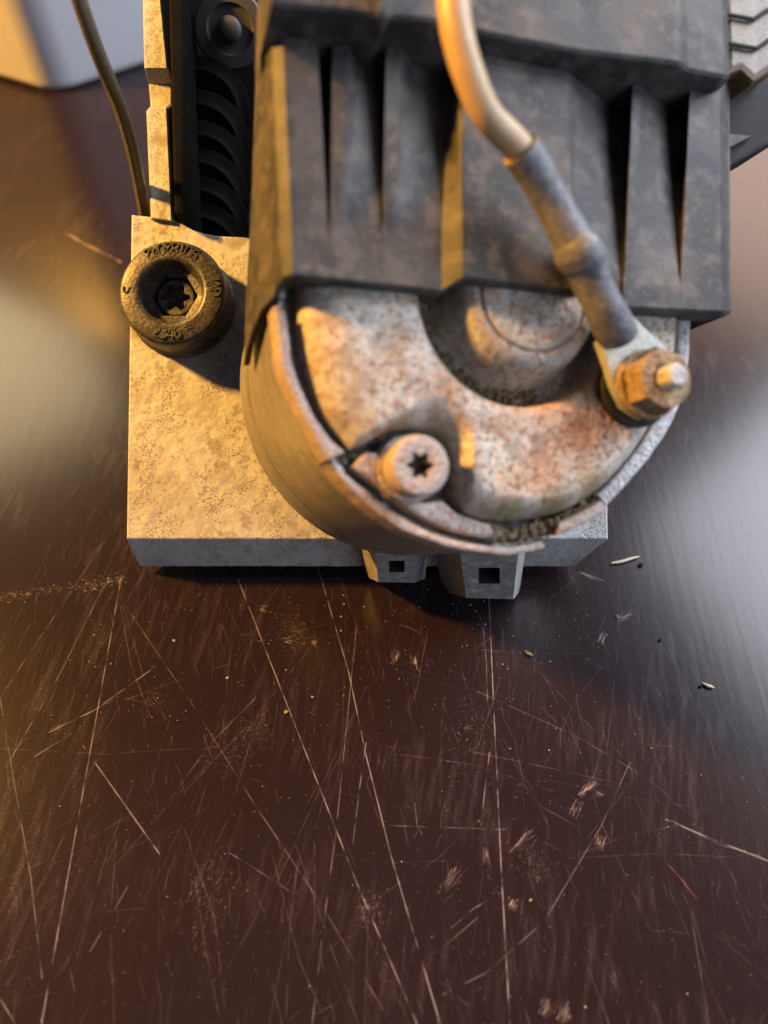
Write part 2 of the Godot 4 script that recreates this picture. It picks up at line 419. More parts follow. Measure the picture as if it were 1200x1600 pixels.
	for g in [PackedVector2Array([Vector2(22.1, 58.78), Vector2(27.41, 54.18)]), PackedVector2Array([Vector2(10.35, 64.67), Vector2(13.98, 59.86)]), PackedVector2Array([Vector2(34.53, 52.61), Vector2(36.52, 48.37)]), PackedVector2Array([Vector2(36.52, 48.37), Vector2(40.11, 45.19)]), PackedVector2Array([Vector2(38.69, 57.92), Vector2(39.53, 54.63)]), PackedVector2Array([Vector2(28.21, 84.19), Vector2(30.69, 81.9)]), PackedVector2Array([Vector2(25.82, 83.31), Vector2(27.57, 80.82)]), PackedVector2Array([Vector2(21.7, 67.31), Vector2(23.04, 66.1)])]:
		gouge(g[0], g[1], rng.randf_range(0.6, 1.7), bare, rng.randf_range(0.3, 0.7), rng.randi_range(8, 22))
		smudge(g[0].lerp(g[1], rng.randf_range(-0.3, 0.3)), g[1], rng.randf_range(1.5, 3.5), bare, rng.randi_range(15, 60))
	for g in [PackedVector2Array([Vector2(1.84, 21.88), Vector2(2.93, 18.6)]), PackedVector2Array([Vector2(6.8, 23.83), Vector2(6.37, 19.32)]), PackedVector2Array([Vector2(-21.45, 16.43), Vector2(-18.75, 16.72)]), PackedVector2Array([Vector2(-27.2, 8.95), Vector2(-24.71, 9.26)]), PackedVector2Array([Vector2(-15.24, 17.16), Vector2(-13.89, 17.45)]), PackedVector2Array([Vector2(42.77, -0.53), Vector2(48.79, 2.69)]), PackedVector2Array([Vector2(44.73, 17.59), Vector2(47.26, 14.23)]), PackedVector2Array([Vector2(49.65, 11.99), Vector2(53.72, 9.72)]), PackedVector2Array([Vector2(18.05, 55.74), Vector2(18.48, 61.13)]), PackedVector2Array([Vector2(39.6, 47.79), Vector2(41.18, 48.49)])]:
		gouge(g[0], g[1], 1.0, bare, 0.7, 12)
	for g in [PackedVector2Array([Vector2(-22.96, 14.23), Vector2(-15.04, 10.48)]), PackedVector2Array([Vector2(-21.45, 16.43), Vector2(-16.09, 16.43)]), PackedVector2Array([Vector2(-48.84, 24.94), Vector2(-43.59, 33.63)]), PackedVector2Array([Vector2(-32.19, 39.34), Vector2(-22.8, 32.98)]), PackedVector2Array([Vector2(-36.97, 40.58), Vector2(-22.18, 40.58)]), PackedVector2Array([Vector2(14.86, 39.34), Vector2(18.62, 29.01)]), PackedVector2Array([Vector2(-4.42, 69.31), Vector2(-1.12, 65.29)]), PackedVector2Array([Vector2(24.88, 63.23), Vector2(28.99, 56.83)]), PackedVector2Array([Vector2(-30.54, 80.64), Vector2(-29.45, 57.92)]), PackedVector2Array([Vector2(-33.12, 69.31), Vector2(-30.03, 57.92)])]:
		smudge(g[0], g[1], 6.0, pale, 150)
	for i in 420:     # a line of grit left of the bracket
		var t := rng.randf()
		var q := to_tex(PackedVector2Array([Vector2(-83.18, 6.17), Vector2(-57.54, 2.37)])[0].lerp(PackedVector2Array([Vector2(-83.18, 6.17), Vector2(-57.54, 2.37)])[1], t) + Vector2(0, rng.randfn(0.0, 0.9)))
		dab(q.x, q.y, Color(0.70, 0.62, 0.54), rng.randf_range(0.2, 0.8))
	var m := StandardMaterial3D.new()
	m.resource_name = "scratched_laminate"
	m.albedo_texture = ImageTexture.create_from_image(board)
	m.roughness_texture = ImageTexture.create_from_image(rough_im)
	m.roughness = 1.0
	m.metallic_specular = 0.39
	var ridges := noise(305, 0.09, 3).get_seamless_image(1024, 64)
	ridges.convert(Image.FORMAT_L8); ridges.resize(1024, 1024, Image.INTERPOLATE_CUBIC); ridges.convert(Image.FORMAT_RGBA8)
	ridges.bump_map_to_normal_map(3.0)
	m.normal_enabled = true
	m.normal_texture = ImageTexture.create_from_image(ridges)
	m.normal_scale = 0.01
	var far: StandardMaterial3D = m.duplicate()     # the same board beyond the part that is worn most
	far.albedo_texture = ImageTexture.create_from_image(plain_board)
	mat.far_board = far
	return m

func table() -> void:
	var near := table_texture()
	var x := [-700.0, -109.0, 109.0, 700.0]; var z := [-800.0, -119.0, 99.0, 500.0]
	var m := ArrayMesh.new()
	for pass_ in 2:
		var st := SurfaceTool.new()
		st.begin(Mesh.PRIMITIVE_TRIANGLES)
		for i in 3:
			for j in 3:
				if (i == 1 and j == 1) != (pass_ == 0): continue
				var c := [Vector2(x[i], z[j]), Vector2(x[i + 1], z[j]), Vector2(x[i + 1], z[j + 1]), Vector2(x[i], z[j + 1])]
				for k in [0, 1, 2, 0, 2, 3]:
					st.set_normal(Vector3.UP)
					st.set_tangent(Plane(1, 0, 0, 1))
					st.set_uv(to_tex(c[k]) / TEX)
					st.add_vertex(Vector3(c[k].x, 0, c[k].y) * K)
		if pass_ == 1:     # the edges of the board
			var e := [Vector2(-700, -800), Vector2(700, -800), Vector2(700, 500), Vector2(-700, 500)]
			for i in 4:
				var p: Vector2 = e[i]; var q: Vector2 = e[(i + 1) % 4]
				var n := Vector3((q - p).orthogonal().x, 0, (q - p).orthogonal().y).normalized()
				for v in [Vector3(p.x, 0, p.y), Vector3(q.x, -28, q.y), Vector3(q.x, 0, q.y), Vector3(p.x, 0, p.y), Vector3(p.x, -28, p.y), Vector3(q.x, -28, q.y)]:
					st.set_normal(n); st.set_tangent(Plane(1, 0, 0, 1)); st.set_uv(Vector2(v.x, v.z) / TILE); st.add_vertex(v * K)
		st.commit(m)
	m.surface_set_material(0, near)
	m.surface_set_material(1, mat.far_board)
	var o := MeshInstance3D.new()
	o.name = "tabletop"
	o.mesh = m
	o.set_meta("kind", "structure")
	o.set_meta("label", "dark brown laminate tabletop covered in scratches and dust")
	add_child(o, true)

# ------------------------------------------------------------------ bracket
func bracket() -> void:
	var outline := PackedVector2Array([Vector2(-53.4, 0), Vector2(46.4, 0), Vector2(46.5, 58), Vector2(-20, 62)])
	for q in smooth_line(flat(PackedVector2Array([Vector2(-29.93, 64.29), Vector2(-35.37, 64.57), Vector2(-38.37, 65.13), Vector2(-40.84, 65.96), Vector2(-43.04, 67.22), Vector2(-44.96, 68.21)]), 0)): outline.append(Vector2(q.x, q.y))
	outline.append(Vector2(-53.8, 69.2))
	# wavy, slightly worn front edge
	var edge := PackedVector2Array()
	for i in 90: edge.append(Vector2(lerpf(-53.4, 46.4, i / 90.0), rng.randf_range(-0.07, 0.07)))
	edge[0] = Vector2(-53.3, 0.05)
	outline = edge + outline.slice(1)
	var shear := Vector2(0, -5.5)
	var t := prism(outline, -9.5, 0.0, 0.35, shear)
	for i in t.size():      # the lower right corner is rounded off
		if t[i].z < -9.0 and t[i].x > 40.0 and t[i].y < 10.0: t[i].x -= 5.0
	var o := part("mounting_plate", t, mat.cast_aluminium, root, 30, PF)
	var rail := [PackedVector2Array([Vector2(-49.38, 67.95), Vector2(-44.63, 67.39), Vector2(-46.18, 92.12), Vector2(-50.81, 91.56)]), PackedVector2Array([Vector2(-46.35, 101.25), Vector2(-51.56, 101.25), Vector2(-52.94, 133.71), Vector2(-50.02, 133.71)])]
	var a: PackedVector2Array = rail[0]; var b: PackedVector2Array = rail[1]
	var low := -2.6
	var left := [Vector3(a[0].x, a[0].y, 1.2), Vector3(a[3].x, a[3].y, 1.2), Vector3(lerpf(a[3].x, b[1].x, 0.35), lerpf(a[3].y, b[1].y, 0.35), low), Vector3(b[1].x, b[1].y - 1.5, low), Vector3(b[1].x, b[1].y, 0.8), Vector3(b[2].x, b[2].y, 0.8)]
	var right := [Vector3(a[1].x, a[1].y, 1.2), Vector3(a[2].x, a[2].y, 1.2), Vector3(lerpf(a[2].x, b[0].x, 0.35), lerpf(a[2].y, b[0].y, 0.35), low), Vector3(b[0].x, b[0].y - 1.5, low), Vector3(b[0].x, b[0].y, 0.8), Vector3(b[3].x, b[3].y, 0.8)]
	var rows := []
	for i in 6:
		var l: Vector3 = left[i]; var r: Vector3 = right[i]
		rows.append(PackedVector3Array([Vector3(l.x, l.y, -9), Vector3(l.x, l.y, l.z - 0.4), l + Vector3(0.4, 0, 0), r - Vector3(0.4, 0, 0), Vector3(r.x, r.y, r.z - 0.4), Vector3(r.x, r.y, -9)]))
	var rt := loft(rows)
	rt.append_array(fan(rows[0])); rt.append_array(fan(rows[5]))
	part("side_rail", rt, mat.cast_aluminium, root, 30, PF, Vector3(0, 0, 1))
	# black frame beside the rail, the floor and back of the dark hollow
	var frame := PackedVector2Array([Vector2(-43.36, 67.33), Vector2(-41.24, 66.78), Vector2(-42.99, 136.23), Vector2(-46.39, 136.23)])
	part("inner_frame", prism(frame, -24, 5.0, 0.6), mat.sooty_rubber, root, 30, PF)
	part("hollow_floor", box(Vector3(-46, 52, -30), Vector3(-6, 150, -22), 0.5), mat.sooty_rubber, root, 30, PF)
	# wedge that the plate leans on
	var foot := PackedVector3Array()
	var prof := [Vector2(-14, 0), Vector2(-80, 0), Vector2(-80, 36.5), Vector2(-14, 8.6)]
	var ra := PackedVector3Array(); var rb := PackedVector3Array()
	for q in prof:
		ra.append(Vector3(-44, q.y, q.x)); rb.append(Vector3(34, q.y, q.x))
	foot = loft([ra, rb], true); foot.append_array(fan(ra)); foot.append_array(fan(rb))
	part("rubber_foot", foot, mat.black_plastic, root, 20)

func torx(theta: float, r: float) -> float: return r * (1.0 + 0.22 * cos(6.0 * theta))

func star(c: Vector2, r: float, z: float, n := 72) -> PackedVector3Array:
	var o := PackedVector3Array()
	for i in n:
		var t := TAU * i / n
		o.append(Vector3(c.x + torx(t, r) * cos(t), c.y + torx(t, r) * sin(t), z))
	return o

func bushing() -> void:
	var c: Vector2 = PackedVector2Array([Vector2(-42.5, 49.16)])[0]
	var m := part("rubber_mount", loft([circle(c, 11.0, 0.0, 96), circle(c, 11.2, 0.6, 96), circle(c, 10.5, 1.4, 96), circle(c, 10.4, 2.6, 96), circle(c, 10.75, 3.2, 96), circle(c, 10.75, 8.0, 96), circle(c, 10.5, 8.7, 96), circle(c, 9.9, 9.2, 96), circle(c, 7.3, 9.5, 96), circle(c, 6.6, 9.3, 96), circle(c, 6.2, 8.8, 96), circle(c, 5.5, 6.9, 96)], true), mat.old_rubber, root, 40, PF)
	# hexagonal collar deep in the dish, with the star bolt in it
	var hexr := PackedVector3Array(); var hexl := PackedVector3Array(); var inner := PackedVector3Array(); var floor_ring := PackedVector3Array()
	for i in 96:
		var t := TAU * i / 96 + PI / 6
		var s := fposmod(t, PI / 3) - PI / 6
		var hr := 4.1 / cos(s)
		hexr.append(Vector3(c.x + 5.6 * cos(t), c.y + 5.6 * sin(t), 6.9))
		hexl.append(Vector3(c.x + hr * cos(t), c.y + hr * sin(t), 6.6))
		inner.append(Vector3(c.x + hr * cos(t), c.y + hr * sin(t), 4.4))
	part("hex_collar", loft([hexr, hexl, inner], true), mat.old_rubber, m, 30, Transform3D.IDENTITY, Vector3(0, 0, 1))
	var bolt := loft([circle(c, 4.7, 3.4, 72), circle(c, 4.1, 4.0, 72), circle(c, 3.95, 5.3, 72), circle(c, 3.6, 5.7, 72), star(c, 2.45, 5.7), star(c, 2.4, 3.4)], true)
	bolt.append_array(fan(star(c, 2.4, 3.4)))
	part("star_bolt", bolt, mat.old_rubber, m, 30, Transform3D.IDENTITY, Vector3(0, 0, 1))
	# moulded characters standing on the ring
	letters(m, c, "90182042", 8.85, 90.0, 9.0, true)
	letters(m, c, "2346", 8.6, 266.0, 9.0, false)
	letters(m, c, "*", 8.5, 296.0, 9.0, false)
	letters(m, c, "GM", 8.9, 4.0, 9.5, false)
	letters(m, c, "S", 8.6, 178.0, 9.0, false)

func letters(m: Node3D, c: Vector2, text: String, r: float, middle: float, step: float, inward: bool) -> void:
	var font := SystemFont.new()
	font.font_names = PackedStringArray(["Droid Sans"])
	font.font_weight = 400
	for i in text.length():
		var a := deg_to_rad(middle + (i - (text.length() - 1) / 2.0) * absf(step))
		var tm := TextMesh.new()
		tm.text = text[i]
		tm.font = font
		tm.font_size = 32
		tm.pixel_size = 2.0 * K / 32.0
		tm.depth = 0.7 * K
		tm.curve_step = 1.0
		tm.material = mat.old_rubber
		var o := MeshInstance3D.new()
		o.name = "raised_character"
		o.mesh = tm
		var up := Vector3(-cos(a), -sin(a), 0)      # every character has its head towards the middle
		var right := up.cross(Vector3(0, 0, 1))
		o.transform = Transform3D(Basis(right, up, Vector3(0, 0, 1)), Vector3(c.x + r * cos(a), c.y + r * sin(a), 9.2) * K)
		m.add_child(o, true)

# ------------------------------------------------------------------ motor
func ray_out(poly: PackedVector2Array, c: Vector2, t: float) -> float:
	var d := Vector2.from_angle(t) * 500.0
	var best := 0.0
	for i in poly.size():
		var hit = Geometry2D.segment_intersects_segment(c, c + d, poly[i], poly[(i + 1) % poly.size()])
		if hit != null: best = maxf(best, c.distance_to(hit))
	return best

func band(outer: PackedVector2Array, inner: PackedVector2Array, low: float, top: float, steps := 6) -> PackedVector3Array:
	var a := smooth_line(flat(outer, 0), steps); var b := smooth_line(flat(inner, 0), steps)
	var rows := []
	var rough := noise(77, 0.35, 2)
	for i in a.size():
		var w := Vector3(rough.get_noise_2d(a[i].x, a[i].y), rough.get_noise_2d(a[i].y, a[i].x), 0) * 0.12
		var p := a[i] + w; var q := b[i] + w * 0.6
		rows.append(PackedVector3Array([p + Vector3(0, 0, low), p + Vector3(0, 0, top - 0.5), p.lerp(q, 0.12) + Vector3(0, 0, top - 0.12), p.lerp(q, 0.35) + Vector3(0, 0, top), p.lerp(q, 0.72) + Vector3(0, 0, top - 0.05), p.lerp(q, 0.92) + Vector3(0, 0, top - 0.25), q + Vector3(0, 0, top - 0.6), q + Vector3(0, 0, low)]))
	var o := loft(rows)
	o.append_array(fan(rows[0])); o.append_array(fan(rows[-1]))
	return o

func motor() -> void:
	var rim := PackedVector2Array([Vector2(-32.63, 2.34), Vector2(-31.48, -5.57), Vector2(-29.08, -11.22), Vector2(-26.85, -15.83), Vector2(-24.23, -19.54), Vector2(-21.21, -23.1), Vector2(-17.48, -25.96), Vector2(-13.48, -28.49), Vector2(-9.21, -30.22), Vector2(-4.23, -31.51), Vector2(0.15, -32.17), Vector2(4.09, -32.25), Vector2(9.66, -31.26), Vector2(15.67, -27.43), Vector2(20.7, -24.61), Vector2(24.67, -21.14), Vector2(28.87, -16.84), Vector2(33.08, -11.39), Vector2(35.73, -6.23), Vector2(37.15, -1.08), Vector2(37.7, 5.03), Vector2(35.04, 15.33)])
	for a in [35, 60, 90, 120, 145, 165]: rim.append(Vector2.from_angle(deg_to_rad(a)) * 33.0)
	var n := 120
	var front := PackedFloat32Array()
	for i in n: front.append(ray_out(rim, Vector2.ZERO, TAU * i / n))
	var rows := []
	var wear := noise(8, 0.6, 2)
	var stations := [[-39.984, 0.0, 0.0], [-38.5, 0.0, 0.35], [-30.0, 0.12, 0.35], [-29.6, 0.12, 0.1], [-20.0, 0.35, 0.1], [-10.0, 0.65, 0.0], [-5.5, 0.85, -0.2], [-4.4, 0.92, -0.5], [-3.4, 1.0, -0.7], [-3.2, 1.0, -0.9], [-3.4, 1.0, -1.6], [-6.5, 1.0, -1.9]]
	for s in stations:
		var ring := PackedVector3Array()
		for i in n:
			var t := TAU * i / n
			var r: float = lerpf(32.0, front[i], s[1]) + s[2] + wear.get_noise_2d(i, s[0]) * 0.06
			ring.append(Vector3(r * cos(t), r * sin(t), s[0]))
		rows.append(ring)
	var can := loft(rows, true)
	can.append_array(fan(rows[-1]))
	var body := part("motor_can", can, mat.dull_steel, root, 40, MF)
	part("rim_band", band(PackedVector2Array([Vector2(-32.63, 2.71), Vector2(-32.06, -1.44), Vector2(-31.48, -5.57), Vector2(-29.08, -11.22), Vector2(-26.85, -15.46), Vector2(-24.79, -18.93)]), PackedVector2Array([Vector2(-30.91, 2.33), Vector2(-30.33, -1.47), Vector2(-29.66, -5.8), Vector2(-27.24, -11.48), Vector2(-24.72, -15.18), Vector2(-21.98, -17.62)]), -6.0, -1.2), mat.rusty_rim, body, 40)
	part("rim_band", band(PackedVector2Array([Vector2(-24.88, -19.39), Vector2(-21.78, -22.75), Vector2(-18.63, -25.61), Vector2(-13.39, -29.05), Vector2(-9.21, -30.41), Vector2(-5.56, -31.43), Vector2(0.15, -32.26), Vector2(4.08, -32.45), Vector2(9.88, -31.45)]), PackedVector2Array([Vector2(-22.92, -20.5), Vector2(-20.45, -22.17), Vector2(-16.02, -25.56), Vector2(-12.1, -27.82), Vector2(-9.61, -29.01), Vector2(-6.07, -30.1), Vector2(-1.52, -30.93), Vector2(4.1, -31.19), Vector2(9.01, -30.37)]), -6.0, -0.4), mat.rusty_rim, body, 40)
	part("rim_band", band(PackedVector2Array([Vector2(38.2, 9.11), Vector2(37.7, 5.03), Vector2(37.15, -1.08), Vector2(35.73, -6.23), Vector2(33.08, -11.39), Vector2(28.87, -16.84), Vector2(24.67, -21.14), Vector2(20.93, -24.61)]), PackedVector2Array([Vector2(35.12, 8.81), Vector2(35.01, 4.79), Vector2(34.49, -0.53), Vector2(32.98, -5.55), Vector2(30.51, -10.26), Vector2(26.72, -15.37), Vector2(22.8, -19.65), Vector2(19.33, -22.81)]), -6.0, -0.4), mat.grey_oxide, body, 40)
	# loose bent piece of the rim, low on the right
	part("bent_lug", moved(prism(PackedVector2Array([Vector2(11.56, -27.56), Vector2(15.78, -25.69), Vector2(19.4, -23.79), Vector2(20.54, -25.3), Vector2(19.12, -26.24), Vector2(15.17, -27.91), Vector2(11.31, -29.35)]), -3.5, 0.6, 0.5), Transform3D.IDENTITY), mat.rusty_rim, body, 40)
	end_cap()
	# flange below the screw, its post and the screw
	var flange := PackedVector2Array([Vector2(-21.07, -19.75), Vector2(-18.96, -17.53), Vector2(-17.01, -17.63), Vector2(-15.04, -21.71), Vector2(-12.66, -23.91), Vector2(-9.84, -24.79), Vector2(-6.98, -24.34), Vector2(-4.51, -26.22), Vector2(-1.37, -27.13), Vector2(1.82, -28.06), Vector2(3.11, -29.02), Vector2(2.88, -30), Vector2(-0.75, -29.84), Vector2(-4.73, -29.1), Vector2(-8.43, -27.71), Vector2(-11.46, -26.34), Vector2(-14.65, -24.24), Vector2(-17.2, -22.43), Vector2(-19.53, -20.82)])
	var fl := part("screw_flange", prism(flange, -6.0, -1.2, 0.6), mat.rusty_rim, root, 40, MF)
	var c: Vector2 = PackedVector2Array([Vector2(-12.3, -19.81)])[0]
	part("screw_post", lathe(c, [[5.3, -5.0], [5.0, -1.4], [4.9, -0.6], [4.0, -0.4]]), mat.rusty_rim, fl, 40)
	var head := loft([circle(c, 4.2, -0.8, 72), circle(c, 4.35, -0.4, 72), circle(c, 4.5, 2.9, 72), circle(c, 4.35, 3.5, 72), circle(c, 3.95, 3.8, 72), circle(c, 2.6, 3.75, 72), star(c, 1.75, 3.6), star(c, 1.6, 1.2)], true)
	var sc := part("star_screw", head, mat.rusty_rim, root, 40, MF, Vector3(0, 0, 1))
	part("star_socket", fan(star(c, 1.65, 1.3)), mat.crumb, sc, 40, Transform3D.IDENTITY, Vector3(0, 0, 1))
	terminal()
	# caked dirt along the lower right of the rim
	var crust := PackedVector3Array()
	var along := smooth_line(flat(PackedVector2Array([Vector2(1.71, -29.63), Vector2(4.3, -29.6), Vector2(8.14, -28.78), Vector2(11.61, -27.94), Vector2(15.5, -26.17), Vector2(19.01, -24.17), Vector2(22.84, -21.41)]), -1.2), 10)
	for i in 420:
		var p := along[rng.randi() % along.size()] + Vector3(rng.randfn(0, 0.5), rng.randfn(0.25, 0.55), rng.randf_range(-1.6, 0.6))
		crust.append_array(pebble(p, rng.randf_range(0.10, 0.42)))
	part("caked_dirt", crust, mat.dirt, root, 60, MF).set_meta("kind", "stuff")

func pebble(p: Vector3, r: float) -> PackedVector3Array:
	var rows := []
	for j in 5:
		var ring := PackedVector3Array()
		var ph := PI * (j + 0.3) / 4.6
		for k in 7:
			var t := TAU * k / 7 + j
			ring.append(p + Vector3(sin(ph) * cos(t), sin(ph) * sin(t), cos(ph) * 0.6) * r * rng.randf_range(0.55, 1.3))
		rows.append(ring)
	var o := loft(rows, true)
	o.append_array(fan(rows[-1])); o.append_array(flip(fan(rows[0])))
	return flip(o)

func end_cap() -> void:
	var c: Vector2 = PackedVector2Array([Vector2(4.78, 6.41)])[0]
	var raw := PackedVector2Array([Vector2(-29, 9.17), Vector2(-28.89, 5.72), Vector2(-28.57, 0.35), Vector2(-27.23, -6.31), Vector2(-25.23, -12.19), Vector2(-22.86, -15.31), Vector2(-21.52, -17.1), Vector2(-20.18, -16.95), Vector2(-18.24, -15.74), Vector2(-14.21, -14.04), Vector2(-10.49, -13.47), Vector2(-7.22, -14.36), Vector2(-5.37, -16.79), Vector2(-4.87, -19.77), Vector2(-4.48, -24.4), Vector2(-3.34, -26.3), Vector2(0.35, -27.11), Vector2(4.32, -27.15), Vector2(11.19, -26.25), Vector2(16.81, -23.92), Vector2(21.43, -20.62), Vector2(26.33, -15.57), Vector2(30.4, -9.57), Vector2(33.03, -4.06), Vector2(34.44, 1.44), Vector2(35.11, 8.02), Vector2(34.32, 16.7), Vector2(25.85, 18.95), Vector2(4.8, 17.37), Vector2(-20.24, 13.73)])
	var loop3 := smooth_line(flat(raw + PackedVector2Array([raw[0]]), 0), 4)
	var poly := PackedVector2Array()
	for q in loop3: poly.append(Vector2(q.x, q.y))
	var n := 300
	var R := 16.3
	var prof := [[0.0, -6.5], [0.0, -2.6], [0.3, -1.3], [0.9, -0.5], [1.9, 0.3], [3.1, 1.0], [4.4, 1.55], [5.6, 1.9], [6.6, 2.0]]
	var rows := []
	var dent := noise(9, 0.12, 3)
	for p in prof:
		var ring := PackedVector3Array()
		for i in n:
			var t := TAU * i / n
			var r0 := ray_out(poly, c, t)
			var room := clampf((r0 - R - 2.0) / 7.0, 0.25, 1.0)
			var left := clampf(0.55 - 0.45 * cos(t), 0.45, 1.0)
			var r: float = r0 - p[0] * room * left
			ring.append(Vector3(c.x + r * cos(t), c.y + r * sin(t), p[1]))
		rows.append(ring)
	for p in [[2.6, 2.0], [1.6, 1.95], [0.9, 1.75], [0.35, 1.3], [0.0, 0.4], [-0.25, -1.0], [-0.4, -3.2], [-1.1, -3.8], [-4.0, -4.0]]:
		var ring := PackedVector3Array()
		for i in n:
			var t := TAU * i / n
			ring.append(Vector3(c.x + (R + p[0]) * cos(t), c.y + (R + p[0]) * sin(t), p[1]))
		rows.append(ring)
	# two middle rings give the flat face a slight unevenness
	var fine := []
	for i in rows.size():
		fine.append(rows[i])
		if i == 8:
			for k in [0.12, 0.25, 0.37, 0.5, 0.62, 0.75, 0.88]:
				var ring := PackedVector3Array()
				for j in n:
					var q: Vector3 = rows[8][j].lerp(rows[9][j], k)
					q.z += dent.get_noise_2d(q.x, q.y) * 0.12
					ring.append(q)
				fine.append(ring)
	var t := loft(fine, true)
	t.append_array(fan(fine[-1]))
	var rust := Color(0.92, 0.62, 0.40)
	var stains := []
	for s in PackedVector2Array([Vector2(14.43, -14.96), Vector2(7.72, -19.18), Vector2(17.36, -9.8), Vector2(1.8, -22.26), Vector2(-7.38, -7.44), Vector2(10.57, -11.68), Vector2(20.89, -6.54)]): stains.append([s, rng.randf_range(4.0, 8.0), rust, rng.randf_range(0.45, 0.85)])
	for s in PackedVector2Array([Vector2(2.81, -26.65), Vector2(10.37, -25.44), Vector2(17.14, -21.83)]): stains.append([s, 4.5, Color(0.62, 0.52, 0.28), 0.8])
	stains.append([PackedVector2Array([Vector2(-17.25, -11.8)])[0], 9.0, Color(0.92, 0.86, 0.78), 0.6])
	var o := part("end_cap", t, mat.stained_zinc, root, 45, MF, Vector3(0, 0, 1), stains)
	var b: Vector2 = PackedVector2Array([Vector2(5.54, 6.49)])[0]
	part("bearing_boss", lathe(b, [[13.8, -3.9], [13.0, -3.3], [12.4, -1.6], [11.9, 1.0], [11.3, 2.9], [10.5, 3.9], [9.5, 4.4], [9.0, 4.4], [8.8, 3.95], [8.5, 3.9], [8.3, 4.4], [7.8, 4.6], [3.0, 4.7]], 96), mat.rusty_zinc, o, 40)
	var lumps := PackedVector3Array()
	for i in 300:
		var a := rng.randf_range(PI * 0.98, PI * 1.62)
		var r := rng.randf_range(12.6, 15.6)
		lumps.append_array(pebble(Vector3(c.x + r * cos(a), c.y + r * sin(a), -3.9 + rng.randf_range(0, 1.0)), rng.randf_range(0.15, 0.5)))
	part("packed_dirt", lumps, mat.dirt, o, 60).set_meta("kind", "stuff")

func terminal() -> void:
	var c: Vector2 = PackedVector2Array([Vector2(23.83, -6.35)])[0]
	var o := part("terminal_stud", lathe(c, [[1.75, -2.0], [1.75, 10.9], [1.55, 11.05], [1.78, 11.2], [1.78, 11.3], [1.55, 11.45], [1.78, 11.6], [1.78, 11.7], [1.55, 11.85], [1.78, 12.0], [1.78, 12.1], [1.55, 12.25], [1.78, 12.4], [1.78, 12.5], [1.55, 12.65], [1.75, 12.8], [1.72, 13.2], [1.5, 13.65], [1.0, 13.75]], 40), mat.grey_oxide, root, 40, MF)
	part("insulating_washer", lathe(c, [[5.6, 1.2], [5.9, 1.5], [5.9, 2.5], [5.3, 2.6], [5.3, 3.0], [6.2, 3.1], [6.2, 3.9], [5.4, 4.0]], 64), mat.black_plastic, o, 40)
	part("spring_washer", lathe(c, [[5.3, 5.9], [5.4, 6.1], [5.4, 6.9], [5.2, 7.1], [3.0, 7.15]], 64), mat.yellow_rust, o, 40)
	var rows := []
	for s in [[4.9, 7.0, 0.0], [5.1, 7.3, 0.0], [5.1, 9.8, 0.0], [4.5, 10.9, 0.75], [3.4, 11.0, 1.0], [2.3, 11.0, 1.0], [1.9, 10.5, 1.0]]:
		var ring := PackedVector3Array()
		for i in 72:
			var t := TAU * i / 72
			var hexr: float = s[0] * cos(PI / 6) / cos(fposmod(t + 0.35, PI / 3) - PI / 6)
			var r: float = lerpf(minf(hexr, s[0]), s[0] * 0.97, s[2])
			ring.append(Vector3(c.x + r * cos(t), c.y + r * sin(t), s[1]))
		rows.append(ring)
	part("hex_nut", loft(rows, true), mat.yellow_rust, o, 30)

# ------------------------------------------------------------------ plastic covers
func strip(cols: Array, from: int, to: int) -> PackedVector3Array:
	var rows := []
	for i in range(from, to + 1): rows.append(cols[i])
	return loft(rows)

